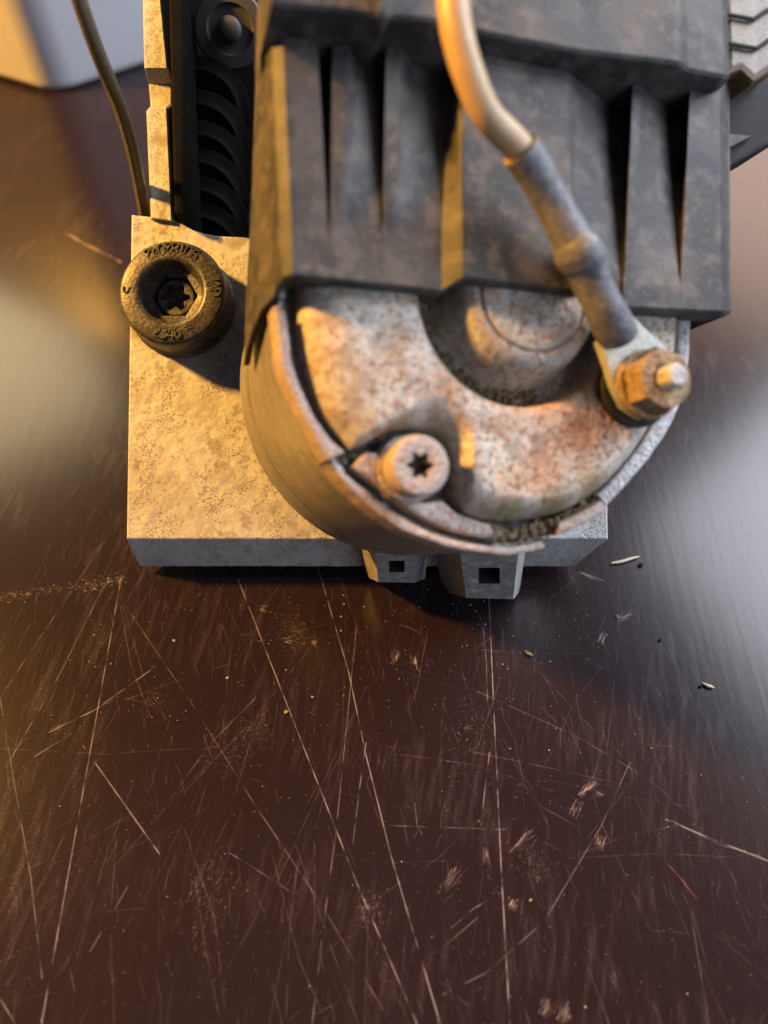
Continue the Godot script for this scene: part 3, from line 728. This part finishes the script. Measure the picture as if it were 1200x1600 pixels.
func cover() -> void:
	# each column runs from the lower lip up to below the ledge: lip, where the grooves begin, top
	var lip := PackedVector3Array([Vector3(-32.44, 5.21, 0.8), Vector3(-32.2, 5.07, 2.9), Vector3(-31.07, 5.12, 4.4), Vector3(-27.25, 5.19, 4.4), Vector3(-25.98, 5.14, 4.4), Vector3(-25.89, 5.15, 4.4), Vector3(-25.8, 5.16, 4.4), Vector3(-25.71, 5.17, 4.4), Vector3(-24.53, 5.21, 4.4), Vector3(-23.06, 5.19, 4.4), Vector3(-18.96, 5.17, 4.4), Vector3(-18.3, 5.15, 4.4), Vector3(-18.21, 5.16, 4.4), Vector3(-18.11, 5.17, 4.4), Vector3(-18.02, 5.18, 4.4), Vector3(-16.88, 5.21, 4.4), Vector3(-15.35, 5.28, 4.4), Vector3(-13.03, 5.25, 4.4), Vector3(-9.3, 5.17, 4.4), Vector3(-7.51, 6.23, 6.3), Vector3(-6.93, 6.49, 6.8), Vector3(-6.38, 6.61, 6.9), Vector3(10.16, 6.57, 6.9), Vector3(12.72, 6.8, 5.2), Vector3(20.24, 5.41, 5.7), Vector3(20.01, 5.23, 6.2), Vector3(20.12, 5.24, 6.2), Vector3(20.24, 5.25, 6.2), Vector3(21.38, 5.27, 6.2), Vector3(30.18, 5.71, 6.2), Vector3(30.3, 5.73, 6.2), Vector3(30.42, 5.74, 6.2), Vector3(30.54, 5.75, 6.2), Vector3(31.39, 5.83, 6.2), Vector3(38.13, 6.17, 6.2), Vector3(40.01, 6.65, 5.2), Vector3(42.95, 7.7, 2.6)])
	var mid := PackedVector3Array([Vector3(-32.86, 12.37, 0.8), Vector3(-32.51, 11.58, 2.9), Vector3(-31.2, 11.15, 4.4), Vector3(-27.28, 11.65, 4.4), Vector3(-26.1, 11.8, 4.4), Vector3(-25.99, 11.86, 4.3), Vector3(-25.9, 11.87, 4.3), Vector3(-25.83, 11.84, 4.4), Vector3(-24.55, 12, 4.4), Vector3(-23.05, 12.23, 4.3), Vector3(-19.13, 12.73, 4.3), Vector3(-18.49, 12.77, 4.4), Vector3(-18.37, 12.83, 4.3), Vector3(-18.27, 12.84, 4.3), Vector3(-18.21, 12.81, 4.4), Vector3(-16.78, 12.99, 4.4), Vector3(-15.3, 13.22, 4.3), Vector3(-13.17, 13.49, 4.3), Vector3(-9.26, 13.95, 4.4), Vector3(-7.47, 13.43, 6.3), Vector3(-6.99, 13.29, 6.8), Vector3(-6.54, 13.31, 6.9), Vector3(10.73, 15.51, 6.9), Vector3(13.1, 16.48, 5.2), Vector3(20.22, 9.82, 5.7), Vector3(20.06, 9.67, 6.1), Vector3(20.17, 9.68, 6.1), Vector3(20.22, 9.65, 6.2), Vector3(21.36, 9.58, 6.2), Vector3(30.07, 10.31, 6.2), Vector3(30.27, 10.37, 6.1), Vector3(30.51, 10.39, 6.1), Vector3(30.55, 10.36, 6.2), Vector3(31.51, 10.47, 6.2), Vector3(38.29, 11.41, 6.2), Vector3(40.05, 11.94, 5.2), Vector3(42.99, 13.13, 2.6)])
	var top := PackedVector3Array([Vector3(-34.56, 42.28, 0.8), Vector3(-34.09, 40.99, 2.9), Vector3(-32.75, 40.28, 4.4), Vector3(-28.16, 41.26, 4.4), Vector3(-27.93, 41.44, 4.2), Vector3(-25.92, 47.14, -3.8), Vector3(-23.74, 47.61, -3.8), Vector3(-25.53, 41.94, 4.2), Vector3(-23.19, 42.24, 4.5), Vector3(-20.82, 45.19, 0.8), Vector3(-17.36, 46.98, -0.8), Vector3(-17.1, 47.17, -1), Vector3(-15.38, 50.7, -5.8), Vector3(-14.53, 50.88, -5.8), Vector3(-17.67, 43.42, 4.5), Vector3(-15.13, 43.95, 4.5), Vector3(-11.73, 47.25, 0.6), Vector3(-8.07, 48.95, -0.8), Vector3(-5.46, 49.24, -0.4), Vector3(-7.28, 44.43, 6.3), Vector3(-7.21, 44.25, 6.6), Vector3(-6.93, 44.11, 6.9), Vector3(10.15, 47.73, 6.9), Vector3(11.62, 48.44, 6.3), Vector3(21.8, 49.65, -0.6), Vector3(22.7, 50.33, -1.4), Vector3(27.46, 51.4, -1.6), Vector3(22.73, 45.63, 6.2), Vector3(24.53, 46.11, 6), Vector3(32.84, 51.23, 0.4), Vector3(34.14, 52.1, -0.6), Vector3(38.23, 53.04, -0.8), Vector3(33.64, 47.8, 6.2), Vector3(34.76, 48.02, 6.2), Vector3(39.06, 48.87, 6.2), Vector3(40.85, 49.85, 5.2), Vector3(43.95, 52.08, 2.6)])
	var cols := []
	var count := lip.size()
	for i in count:
		var l := lip[i]; var m := mid[i]; var t := top[i]
		var col := PackedVector3Array([l + Vector3(0, 0.5, -6.0), l + Vector3(0, 0, -1.4), l + Vector3(0, 0.12, -0.5), l + Vector3(0, 0.5, 0)])
		for k in range(1, 7): col.append((l + Vector3(0, 0.5, 0)).lerp(m, k / 6.0))
		for k in range(1, 13): col.append(m.lerp(t, k / 12.0))
		cols.append(col)
	var base := strip(cols, 0, 7)
	for r in [[8, 14], [15, 27], [28, 32], [33, count - 1]]: base.append_array(strip(cols, r[0], r[1]))
	# left skirt, falling back to the bracket with a slanting lower edge
	var rows := []
	for s in [[0.0, 0.0], [0.12, 0.1], [0.3, 0.28], [0.5, 0.48], [0.75, 0.74], [1.0, 1.0]]:
		var up := PackedVector3Array([Vector3(-32.44, 5.21, 0.8), Vector3(-32.86, 12.37, 0.8), Vector3(-34.56, 42.28, 0.8)])
		var down := PackedVector3Array([Vector3(-33.92, -1.16, -22), Vector3(-33.72, 9.86, -22), Vector3(-31.95, 48.82, -22)])
		var bulge := Vector3(-0.9, 0, 0) * sin(PI * s[0]) + Vector3(0.35, 0, 0) * sin(TAU * 2.0 * s[0])
		rows.append(PackedVector3Array([up[0].lerp(down[0], s[0]) + bulge + Vector3(1.0, 0.3, 0), up[0].lerp(down[0], s[0]) + bulge, up[1].lerp(down[1], s[1]) + bulge, up[2].lerp(down[2], s[1]) + bulge]))
	base.append_array(flip(loft(rows)))
	# right wall
	var rr := []
	for z in [6.0, 5.0, -14.0]:
		var q := PackedVector3Array()
		for p in cols[count - 1].slice(1): q.append(Vector3(p.x + (0.0 if z > 5.5 else 0.35) - (6.0 - z) * 0.02, p.y, minf(p.z, z)))
		rr.append(q)
	base.append_array(loft(rr))
	var o := part("plastic_cover", base, mat.dusty_plastic, root, 28, MF, Vector3(0, 0, 1))
	for r in [[7, 8], [14, 15], [27, 28], [32, 33]]: part("moulded_rib", strip(cols, r[0], r[1]), mat.dusty_plastic, o, 28, Transform3D.IDENTITY, Vector3(0, 0, 1))
	# dark core that closes the cover from behind
	part("cover_core", box(Vector3(-30, 9, -36), Vector3(37, 66, -5.5), 1.0), mat.black_plastic, root, 30, MF)
	# the ledge of the upper cover that hangs over the ribs
	var edge := PackedVector3Array([Vector3(-35.15, 39.38, 9.6), Vector3(-33.8, 39.42, 9.6), Vector3(-26.08, 40.2, 9.9), Vector3(-21.46, 40.02, 10.6), Vector3(-20.86, 39.88, 11), Vector3(-19.93, 39.97, 10.9), Vector3(-18.58, 41.04, 9.6), Vector3(-13.26, 41.62, 9.9), Vector3(-6.96, 41.11, 10.3), Vector3(9.44, 41.11, 10.8), Vector3(25.69, 42.19, 11.4), Vector3(26.68, 42.06, 11.6), Vector3(27.54, 42.15, 11.4), Vector3(29.84, 42.63, 10), Vector3(36.79, 42.94, 9.8), Vector3(38.85, 43.94, 8.6)])
	var under := PackedVector3Array()
	var rows2 := [PackedVector3Array(), PackedVector3Array(), PackedVector3Array(), PackedVector3Array(), PackedVector3Array(), PackedVector3Array()]
	for p in edge:
		rows2[0].append(Vector3(p.x, p.y - 1.2, 0.0))
		rows2[1].append(Vector3(p.x, p.y - 0.7, p.z - 3.4))
		rows2[2].append(Vector3(p.x, p.y - 0.5, p.z - 2.2))
		rows2[3].append(Vector3(p.x, p.y, p.z - 0.4))
		rows2[4].append(Vector3(p.x, p.y + 0.5, p.z))
		rows2[5].append(Vector3(p.x * 0.98, p.y + 30.0, p.z + 0.5))
	var led := loft(rows2)
	var ends := [PackedVector3Array(), PackedVector3Array()]
	for e in 2:
		for r in rows2: ends[e].append(r[0 if e == 0 else -1])
		ends[e].append(Vector3(ends[e][-1].x, ends[e][-1].y, -4))
		ends[e].append(Vector3(ends[e][0].x, ends[e][0].y, -4))
	led.append_array(flip(fan(ends[0]))); led.append_array(fan(ends[1]))
	part("upper_cover", led, mat.dusty_plastic, root, 28, MF, Vector3(0, 0, 1))

func side_housing() -> void:
	# ochre finned block and dark arm at the upper right
	var o := part("finned_block", prism(PackedVector2Array([Vector2(40.69, 46.27), Vector2(43.83, 47.75), Vector2(46.4, 46.26), Vector2(54.66, 52.1), Vector2(55.41, 71.64), Vector2(40.59, 68.03)]), -20, 6.0, 1.2), mat.gold_plastic, root, 30, MF)
	for y in [0, 1, 2]:
		var p := PackedVector3Array([Vector3(40.18, 56.33, 6.5), Vector3(43.67, 56.53, 6.5), Vector3(45.9, 56.68, 6.5), Vector3(49.03, 59.03, 6.5), Vector3(54.57, 62.85, 6.5)])
		var d := PackedVector3Array([Vector3(40.18, 56.33, 6.5), Vector3(40.67, 51.4, 6.5)])
		part("fin_gap", tube(moved(p, Transform3D(Basis(), (d[1] - d[0]) * (1 - y))), [0.35, 0.35], 8), mat.black, o, 40)
	part("dark_arm", prism(PackedVector2Array([Vector2(46.72, 52.19), Vector2(62.88, 58.69), Vector2(62.34, 44.68), Vector2(57.89, 41.91), Vector2(54.39, 39.69), Vector2(47.85, 35.63), Vector2(46.2, 35.37)]), -16, -2, 0.8), mat.black_plastic, root, 30, MF)
	part("stiffening_web", prism(PackedVector2Array([Vector2(46.16, 40.82), Vector2(51.94, 41.33), Vector2(46.35, 38.1)]), -6, -0.5, 0.3), mat.dusty_plastic, root, 30, MF)

func bellows() -> void:
	var node := Node3D.new()
	node.name = "rubber_bellows"
	node.transform = PF
	root.add_child(node, true)
	var centers := PackedVector3Array([Vector3(-41.62, 99.69, -12), Vector3(-41.73, 92.29, -13), Vector3(-41.85, 85.77, -14), Vector3(-41.98, 79.82, -15), Vector3(-42.11, 73.83, -16), Vector3(-42.25, 68.11, -17)])
	var axis := Vector3(0, -0.6, 0.8)
	var frame := Basis(Vector3(1, 0, 0), axis.cross(Vector3(1, 0, 0)), axis)
	var joined := PackedVector3Array()
	for i in centers.size():
		var ring := lathe(Vector2.ZERO, [[8.6, -1.6], [9.8, -0.9], [10.6, -0.3], [10.8, 0.1], [10.5, 0.4], [9.4, 0.9], [8.6, 1.6], [8.2, 2.4]], 72)
		part("bellows_fold", moved(ring, Transform3D(frame, centers[i])), mat.sooty_rubber, node, 50)
	# steel washer with a bolt at the top of the hollow
	var w := PackedVector3Array([Vector3(-34.07, 113.22, -4)])
	var f2 := Basis(Vector3(1, 0, 0), Vector3(0, 0.86, 0.5), Vector3(0, -0.5, 0.86))
	var wash := part("flange_washer", moved(lathe(Vector2.ZERO, [[8.0, -1.5], [8.0, 0.0], [7.6, 0.4], [5.2, 0.6], [4.8, 0.1], [4.0, 0.0]], 64), Transform3D(f2, w[0])), mat.dim_metal, root, 40, PF)
	part("bolt_end", moved(lathe(Vector2.ZERO, [[2.6, 0.0], [2.6, 1.8], [2.0, 2.4], [1.0, 2.6]], 32), Transform3D(f2, w[0])), mat.dim_metal, wash, 40)

func clip(called: String, back: PackedVector3Array, front: PackedVector3Array, hole: PackedVector3Array, deep: float) -> void:
	var sunk := PackedVector3Array(); var edge := PackedVector3Array(); var mid := (front[0] + front[1] + front[2] + front[3]) / 4.0
	for p in hole: sunk.append(p + Vector3(0, 0, -deep))
	for p in front: edge.append(p.lerp(mid, 0.04))
	var rim := PackedVector3Array()
	for p in front: rim.append(p + Vector3(0, 0, -0.3))
	var t := loft([back, rim, edge, hole], true)
	var o := part(called, t, mat.clip_grey, root, 25, Transform3D.IDENTITY, Vector3(0, 0, 1))
	var dark := loft([hole, sunk], true); dark.append_array(fan(sunk))
	part("square_hole", dark, mat.black, o, 25, Transform3D.IDENTITY, Vector3(0, 0, 1))

func clips() -> void:
	clip("clip_tab", PackedVector3Array([Vector3(-5.12, 18.76, 2), Vector3(9.22, 18.76, 2), Vector3(8.97, 0.48, 2), Vector3(-3.5, 1.05, 2)]), PackedVector3Array([Vector3(-2.14, 28.2, 8), Vector3(6.67, 28.2, 8), Vector3(6.46, 9.04, 8), Vector3(-1.32, 9.31, 8)]), PackedVector3Array([Vector3(1.01, 18.37, 8), Vector3(4.02, 18.37, 8), Vector3(4.12, 13.82, 8), Vector3(1.03, 13.82, 8)]), 3.5)
	clip("clip_tab", PackedVector3Array([Vector3(9.14, 19.86, 3), Vector3(28.49, 19.39, 3), Vector3(30.19, -3.55, 3), Vector3(13.39, -3.55, 3)]), PackedVector3Array([Vector3(12.82, 34.81, 13), Vector3(24.13, 34.39, 13), Vector3(26.01, 11.24, 13), Vector3(16.23, 11.78, 13)]), PackedVector3Array([Vector3(17.68, 24.27, 13), Vector3(21.63, 24.27, 13), Vector3(22.37, 18.11, 13), Vector3(18.29, 18.11, 13)]), 5.0)

# ------------------------------------------------------------------ cables, box, crumbs
func cables() -> void:
	var base: Vector3 = PackedVector3Array([Vector3(23.57, -1.95, 5)])[0]
	var cable := thing("power_cable", "tan cable with grey sleeve and lug bolted to the rusty terminal", "cable", MF * (base * K))
	var f := Transform3D(MF.basis, MF * Vector3.ZERO - cable.position)
	var wire := smooth_line(PackedVector3Array([Vector3(-17.51, 61.21, 14), Vector3(-15.39, 46.28, 20), Vector3(-14.12, 38.98, 20), Vector3(-13.15, 33.63, 19.5), Vector3(-11.15, 29.14, 18.5), Vector3(-7.96, 25.18, 17), Vector3(-3.51, 23.05, 15.5), Vector3(0.94, 20.73, 14)]), 8)
	part("insulation", tube(wire, [2.05, 2.1, 2.05, 2.1], 24), mat.tan_insulation, cable, 50, f)
	var sl := smooth_line(PackedVector3Array([Vector3(-1.92, 22.14, 15), Vector3(0.24, 20.53, 14.2), Vector3(3.95, 16.89, 12.8), Vector3(6.69, 13.35, 12.2), Vector3(8.85, 10.52, 11.8)]), 6)
	part("heat_shrink_sleeve", tube(sl, [2.7, 2.75, 2.6, 2.7, 2.8, 3.1], 24), mat.grey_sleeve, cable, 50, f)
	part("sleeve_lip", tube(PackedVector3Array([Vector3(-2.11, 22.37, 15), Vector3(-0.94, 21.59, 14.6)]), [2.75, 2.8, 2.72], 24), mat.dirt, cable, 50, f)
	var cr := smooth_line(PackedVector3Array([Vector3(7, 12.36, 12), Vector3(8.66, 10.85, 11.6), Vector3(10.27, 9.39, 11), Vector3(12, 6.83, 10.2), Vector3(14.18, 4.07, 9.4), Vector3(16.46, 1.95, 8.2), Vector3(18.21, 0.43, 7.2)]), 6)
	part("crimp_barrel", tube(cr, [2.9, 3.9, 3.9, 3.25, 3.1, 3.3, 3.5, 3.3], 24, 0.85), mat.grey_sleeve, cable, 50, f)
	var lug := PackedVector2Array([Vector2(15.76, -0.05), Vector2(18.39, 2.35), Vector2(21.62, 4.65), Vector2(24.12, 2.67), Vector2(28.04, -0.22), Vector2(30.62, -1.84), Vector2(31.5, -4.83), Vector2(29.97, -8.38), Vector2(26.84, -10.77), Vector2(23.22, -11.57), Vector2(19.95, -9.78), Vector2(18.21, -6.55), Vector2(17.15, -3.28)])
	part("cable_lug", prism(lug, 4.2, 5.85, 0.35), mat.green_tin, cable, 40, f)

func thin_wire() -> void:
	var p := smooth_line(PackedVector3Array([Vector3(-49.59, 97.92, -54.43), Vector3(-49.5, 92.65, -53.77), Vector3(-48.96, 85.26, -53.54), Vector3(-48.62, 78.74, -54.61), Vector3(-48.96, 71.01, -57.46), Vector3(-50.18, 61.34, -61), Vector3(-51.82, 51.37, -64.1), Vector3(-54.31, 40.06, -68.8)]), 6)
	var o := part("thin_wire", tube(p, [1.25, 1.3, 1.3, 1.28], 18), mat.olive_wire, self, 50)
	tag(o, "thin dark olive wire running down behind the aluminium rail", "wire")

func white_box() -> void:
	var c: Vector3 = PackedVector3Array([Vector3(-117.8, 0, -195.25)])[0]
	var o := thing("white_box", "white glossy box standing behind the pump at far left", "box", c * K)
	var a := Vector2(27.5, -20).normalized(); var b := Vector2(-22, -11).normalized()
	var q := [Vector2.ZERO, a * 120, a * 120 + b * 110, b * 110]
	var rows := []
	for s in [[0.0, -2.0], [1.0, -0.6], [3.0, 0.0], [60.0, 2.0], [120.0, 4.0], [123.0, 3.0], [124.0, 0.5]]:
		var ring := PackedVector3Array()
		for i in 4:
			var p: Vector2 = q[i]; var prev: Vector2 = q[(i + 3) % 4]; var nxt: Vector2 = q[(i + 1) % 4]
			var m: Vector2 = (q[0] + q[2]) * 0.5
			for k in 9:
				var u := p + (prev - p).normalized() * 9.0; var w := p + (nxt - p).normalized() * 9.0
				var z := u.lerp(p, k / 8.0).lerp(p.lerp(w, k / 8.0), k / 8.0)
				z += (z - m).normalized() * s[1]
				ring.append(Vector3(z.x, s[0], z.y))
		rows.append(ring)
	var body := loft(rows, true)
	body.append_array(flip(fan(rows[0]))); 
	part("box_body", body, mat.white_ceramic, o, 50)
	var top := []
	for s in [[124.0, 0.5], [124.6, -1.0], [124.6, -30.0]]:
		var ring := PackedVector3Array()
		for p in rows[6]:
			var m: Vector2 = (q[0] + q[2]) * 0.5
			var z := Vector2(p.x, p.z)
			z += (m - z).normalized() * (0.5 - s[1])
			ring.append(Vector3(z.x, s[0], z.y))
		top.append(ring)
	var lid := loft(top, true); lid.append_array(fan(top[2]))
	part("box_lid", lid, mat.white_ceramic, o, 50, Transform3D.IDENTITY, Vector3.UP)

func debris() -> void:
	var straws := [[PackedVector3Array([Vector3(50.51, 0, -2), Vector3(56.93, 0, -3.66)]), "pale curved straw lying right of the plate's front corner"], [PackedVector3Array([Vector3(64.48, 0, 26.04), Vector3(66.57, 0, 27.13)]), "short pale splinter far right on the table beside a dark crumb"], [PackedVector3Array([Vector3(29.23, 0, 19.03), Vector3(30.71, 0, 20.18)]), "brown sliver on the table below the larger clip tab"]]
	for s in straws:
		var a: Vector3 = s[0][0]; var b: Vector3 = s[0][1]
		var o := thing("wood_splinter", s[1], "splinter", a * K)
		var p := smooth_line(PackedVector3Array([Vector3(0, 0.35, 0), (b - a) * 0.35 + Vector3(0, 0.5, 0.25), (b - a) * 0.7 + Vector3(0, 0.55, 0.1), b - a + Vector3(0, 0.4, 0)]), 4)
		part("sliver", tube(p, [0.2, 0.34, 0.3, 0.12], 7), mat.straw if s[1].begins_with("pale") or s[1].begins_with("short") else mat.dirt, o, 50)
	var crumbs := [[PackedVector3Array([Vector3(56.83, 0, -1.51)]), 0.62, "crumb", "round dark brown crumb beside the pale curved straw"], [PackedVector3Array([Vector3(57.74, 0, 16.58)]), 0.5, "crumb", "small black crumb on the bluish sheen right of the pump"], [PackedVector3Array([Vector3(63.94, 0, 26.72)]), 0.45, "crumb", "tiny black crumb touching the short pale splinter"], [PackedVector3Array([Vector3(-19.44, 0, 32.06)]), 0.5, "yellow_grain", "tiny yellow grain lying on the long scratch left of centre"], [PackedVector3Array([Vector3(49.66, 0, 11.08)]), 0.45, "straw", "small tan crumb below the plate's right front corner"], [PackedVector3Array([Vector3(-43.92, 0, 16.72)]), 0.4, "straw", "tiny white chip on the table below the plate's left half"], [PackedVector3Array([Vector3(-31.91, 0, 24.94)]), 0.35, "straw", "tiny white chip midway between the left scratches"], [PackedVector3Array([Vector3(-14.38, 0, 29.01)]), 0.35, "straw", "tiny pale chip between the two long centre scratches"], [PackedVector3Array([Vector3(25.62, 0, 66)]), 0.35, "straw", "white speck low on the table right of centre"]]
	for s in crumbs:
		var c: Vector3 = s[0][0]
		var o := part("crumb", moved(pebble(Vector3.ZERO, s[1]), Transform3D(Basis(), Vector3(0, s[1] * 0.7, 0))), mat[s[2]], self, 60)
		o.position = c * K
		tag(o, s[3], "crumb")

func grit() -> void:      # fine swarf and dust lying in front of the bracket and along the sweep mark on the left
	var t := PackedVector3Array()
	var line := PackedVector3Array([Vector3(-83.1, 0, 6.48), Vector3(-56.22, 0, 1.89)])
	for i in 320:
		var p := line[0].lerp(line[1], rng.randf()) + Vector3(0, 0.06, rng.randfn(0.0, 0.8)) if i < 120 else Vector3(rng.randf_range(-62, 62), 0.06, 4.0 + absf(rng.randfn(0.0, 26.0)))
		t.append_array(pebble(p, rng.randf_range(0.05, 0.17) if rng.randf() < 0.9 else rng.randf_range(0.15, 0.3)))
	var o := part("grit", t, mat.straw, self, 60)
	tag(o, "fine pale grit scattered over the table in front of the pump", "grit")
	o.set_meta("kind", "stuff")

# ------------------------------------------------------------------ scene
func _ready() -> void:
	rng.seed = 4711
	# camera
	var cam := Camera3D.new()
	cam.name = "camera"
	var lens := CameraAttributesPhysical.new()
	lens.frustum_focal_length = 18.75
	lens.frustum_focus_distance = 0.160
	lens.frustum_near = 0.01
	lens.frustum_far = 20.0
	lens.exposure_aperture = 6.6
	cam.attributes = lens
	cam.fov = 65.2385
	cam.near = 0.01
	cam.far = 20.0
	cam.current = true
	add_child(cam)
	cam.look_at_from_position(Vector3(0.00000, 153.90000, 87.90000) * K, (Vector3(0.00000, 153.90000, 87.90000) + Vector3(0.00000, -0.82904, -0.55919) * 100.0) * K, Vector3.UP)
	# surroundings: a dim cool room
	var env := Environment.new()
	env.background_mode = Environment.BG_COLOR
	env.background_color = Color(0.05, 0.058, 0.08).linear_to_srgb()
	env.tonemap_mode = Environment.TONE_MAPPER_LINEAR
	env.tonemap_exposure = 1.0
	env.sdfgi_enabled = true
	env.ssao_enabled = true
	env.ssil_enabled = true
	var we := WorldEnvironment.new()
	we.environment = env
	add_child(we)
	# warm lamp on the left, low
	var lamp := OmniLight3D.new()
	lamp.name = "warm_lamp"
	lamp.position = Vector3(-0.56, 0.51, -0.135)
	lamp.light_color = Color(1.0, 0.49, 0.085).linear_to_srgb()
	lamp.light_energy = 2.3
	lamp.light_size = 0.035
	lamp.omni_range = 6.0
	lamp.omni_attenuation = 2.0
	lamp.shadow_enabled = true
	add_child(lamp)
	# cool window on the right
	var window := AreaLight3D.new()
	window.name = "cool_window"
	window.area_size = Vector2(1.5, 0.70)
	window.light_color = Color(0.74, 0.83, 1.0).linear_to_srgb()
	window.light_energy = 1.0
	window.area_range = 6.0
	window.area_attenuation = 2.0
	window.shadow_enabled = true
	add_child(window)
	window.look_at_from_position(Vector3(0.80, 0.42, 0.38), Vector3(0, 0.03, 0.0), Vector3.UP)
	# second, higher pane of the window: its reflection is the cool sheen at the right edge of the table
	var pane := AreaLight3D.new()
	pane.name = "high_window"
	pane.area_size = Vector2(0.75, 0.62)
	pane.light_color = Color(0.88, 0.91, 1.0).linear_to_srgb()
	pane.light_energy = 2.8
	pane.area_range = 6.0
	pane.area_attenuation = 2.0
	pane.shadow_enabled = true
	add_child(pane)
	pane.look_at_from_position(Vector3(0.80, 0.76, -0.42), Vector3(0.02, 0.0, 0.0), Vector3.UP)
	# warm lit wall further back on the left, seen as sheen on the table
	var glow := AreaLight3D.new()
	glow.name = "warm_far_lamp"
	glow.area_size = Vector2(0.22, 0.22)
	glow.light_color = Color(1.0, 0.77, 0.43).linear_to_srgb()
	glow.light_energy = 0.22
	glow.area_range = 6.0
	glow.area_attenuation = 2.0
	glow.shadow_enabled = true
	add_child(glow)
	glow.look_at_from_position(Vector3(-0.45, 0.50, -0.56), Vector3(-0.1, 0.0, -0.07), Vector3.UP)

	var wall := AreaLight3D.new()
	wall.name = "warm_wall_lamp"
	wall.area_size = Vector2(0.40, 0.30)
	wall.light_color = Color(1.0, 0.72, 0.58).linear_to_srgb()
	wall.light_energy = 0.30
	wall.area_range = 6.0
	wall.area_attenuation = 2.0
	wall.shadow_enabled = true
	add_child(wall)
	wall.look_at_from_position(Vector3(0.56, 0.56, -0.92), Vector3(0.1, 0.0, -0.15), Vector3.UP)

	MF = Transform3D(Basis(Vector3(0.95209, -0.26332, -0.15550), Vector3(0.00000, 0.50850, -0.86106), Vector3(0.30580, 0.81981, 0.48414)), Vector3(15.81120, 67.27496, -1.84468) * K)
	PF = Transform3D(Basis(Vector3.RIGHT, Vector3(0.00000, 0.50000, -0.86603), Vector3(0.00000, 0.86603, 0.50000)), Vector3(0.00000, 13.50000, 0.00000) * K)
	materials()
	table()
	root = thing("air_pump", "rusty electric air pump in a dusty black cover on an aluminium bracket", "pump")
	bracket()
	motor()
	cover()
	side_housing()
	bellows()
	clips()
	bushing()
	cables()
	thin_wire()
	white_box()
	debris()
	grit()
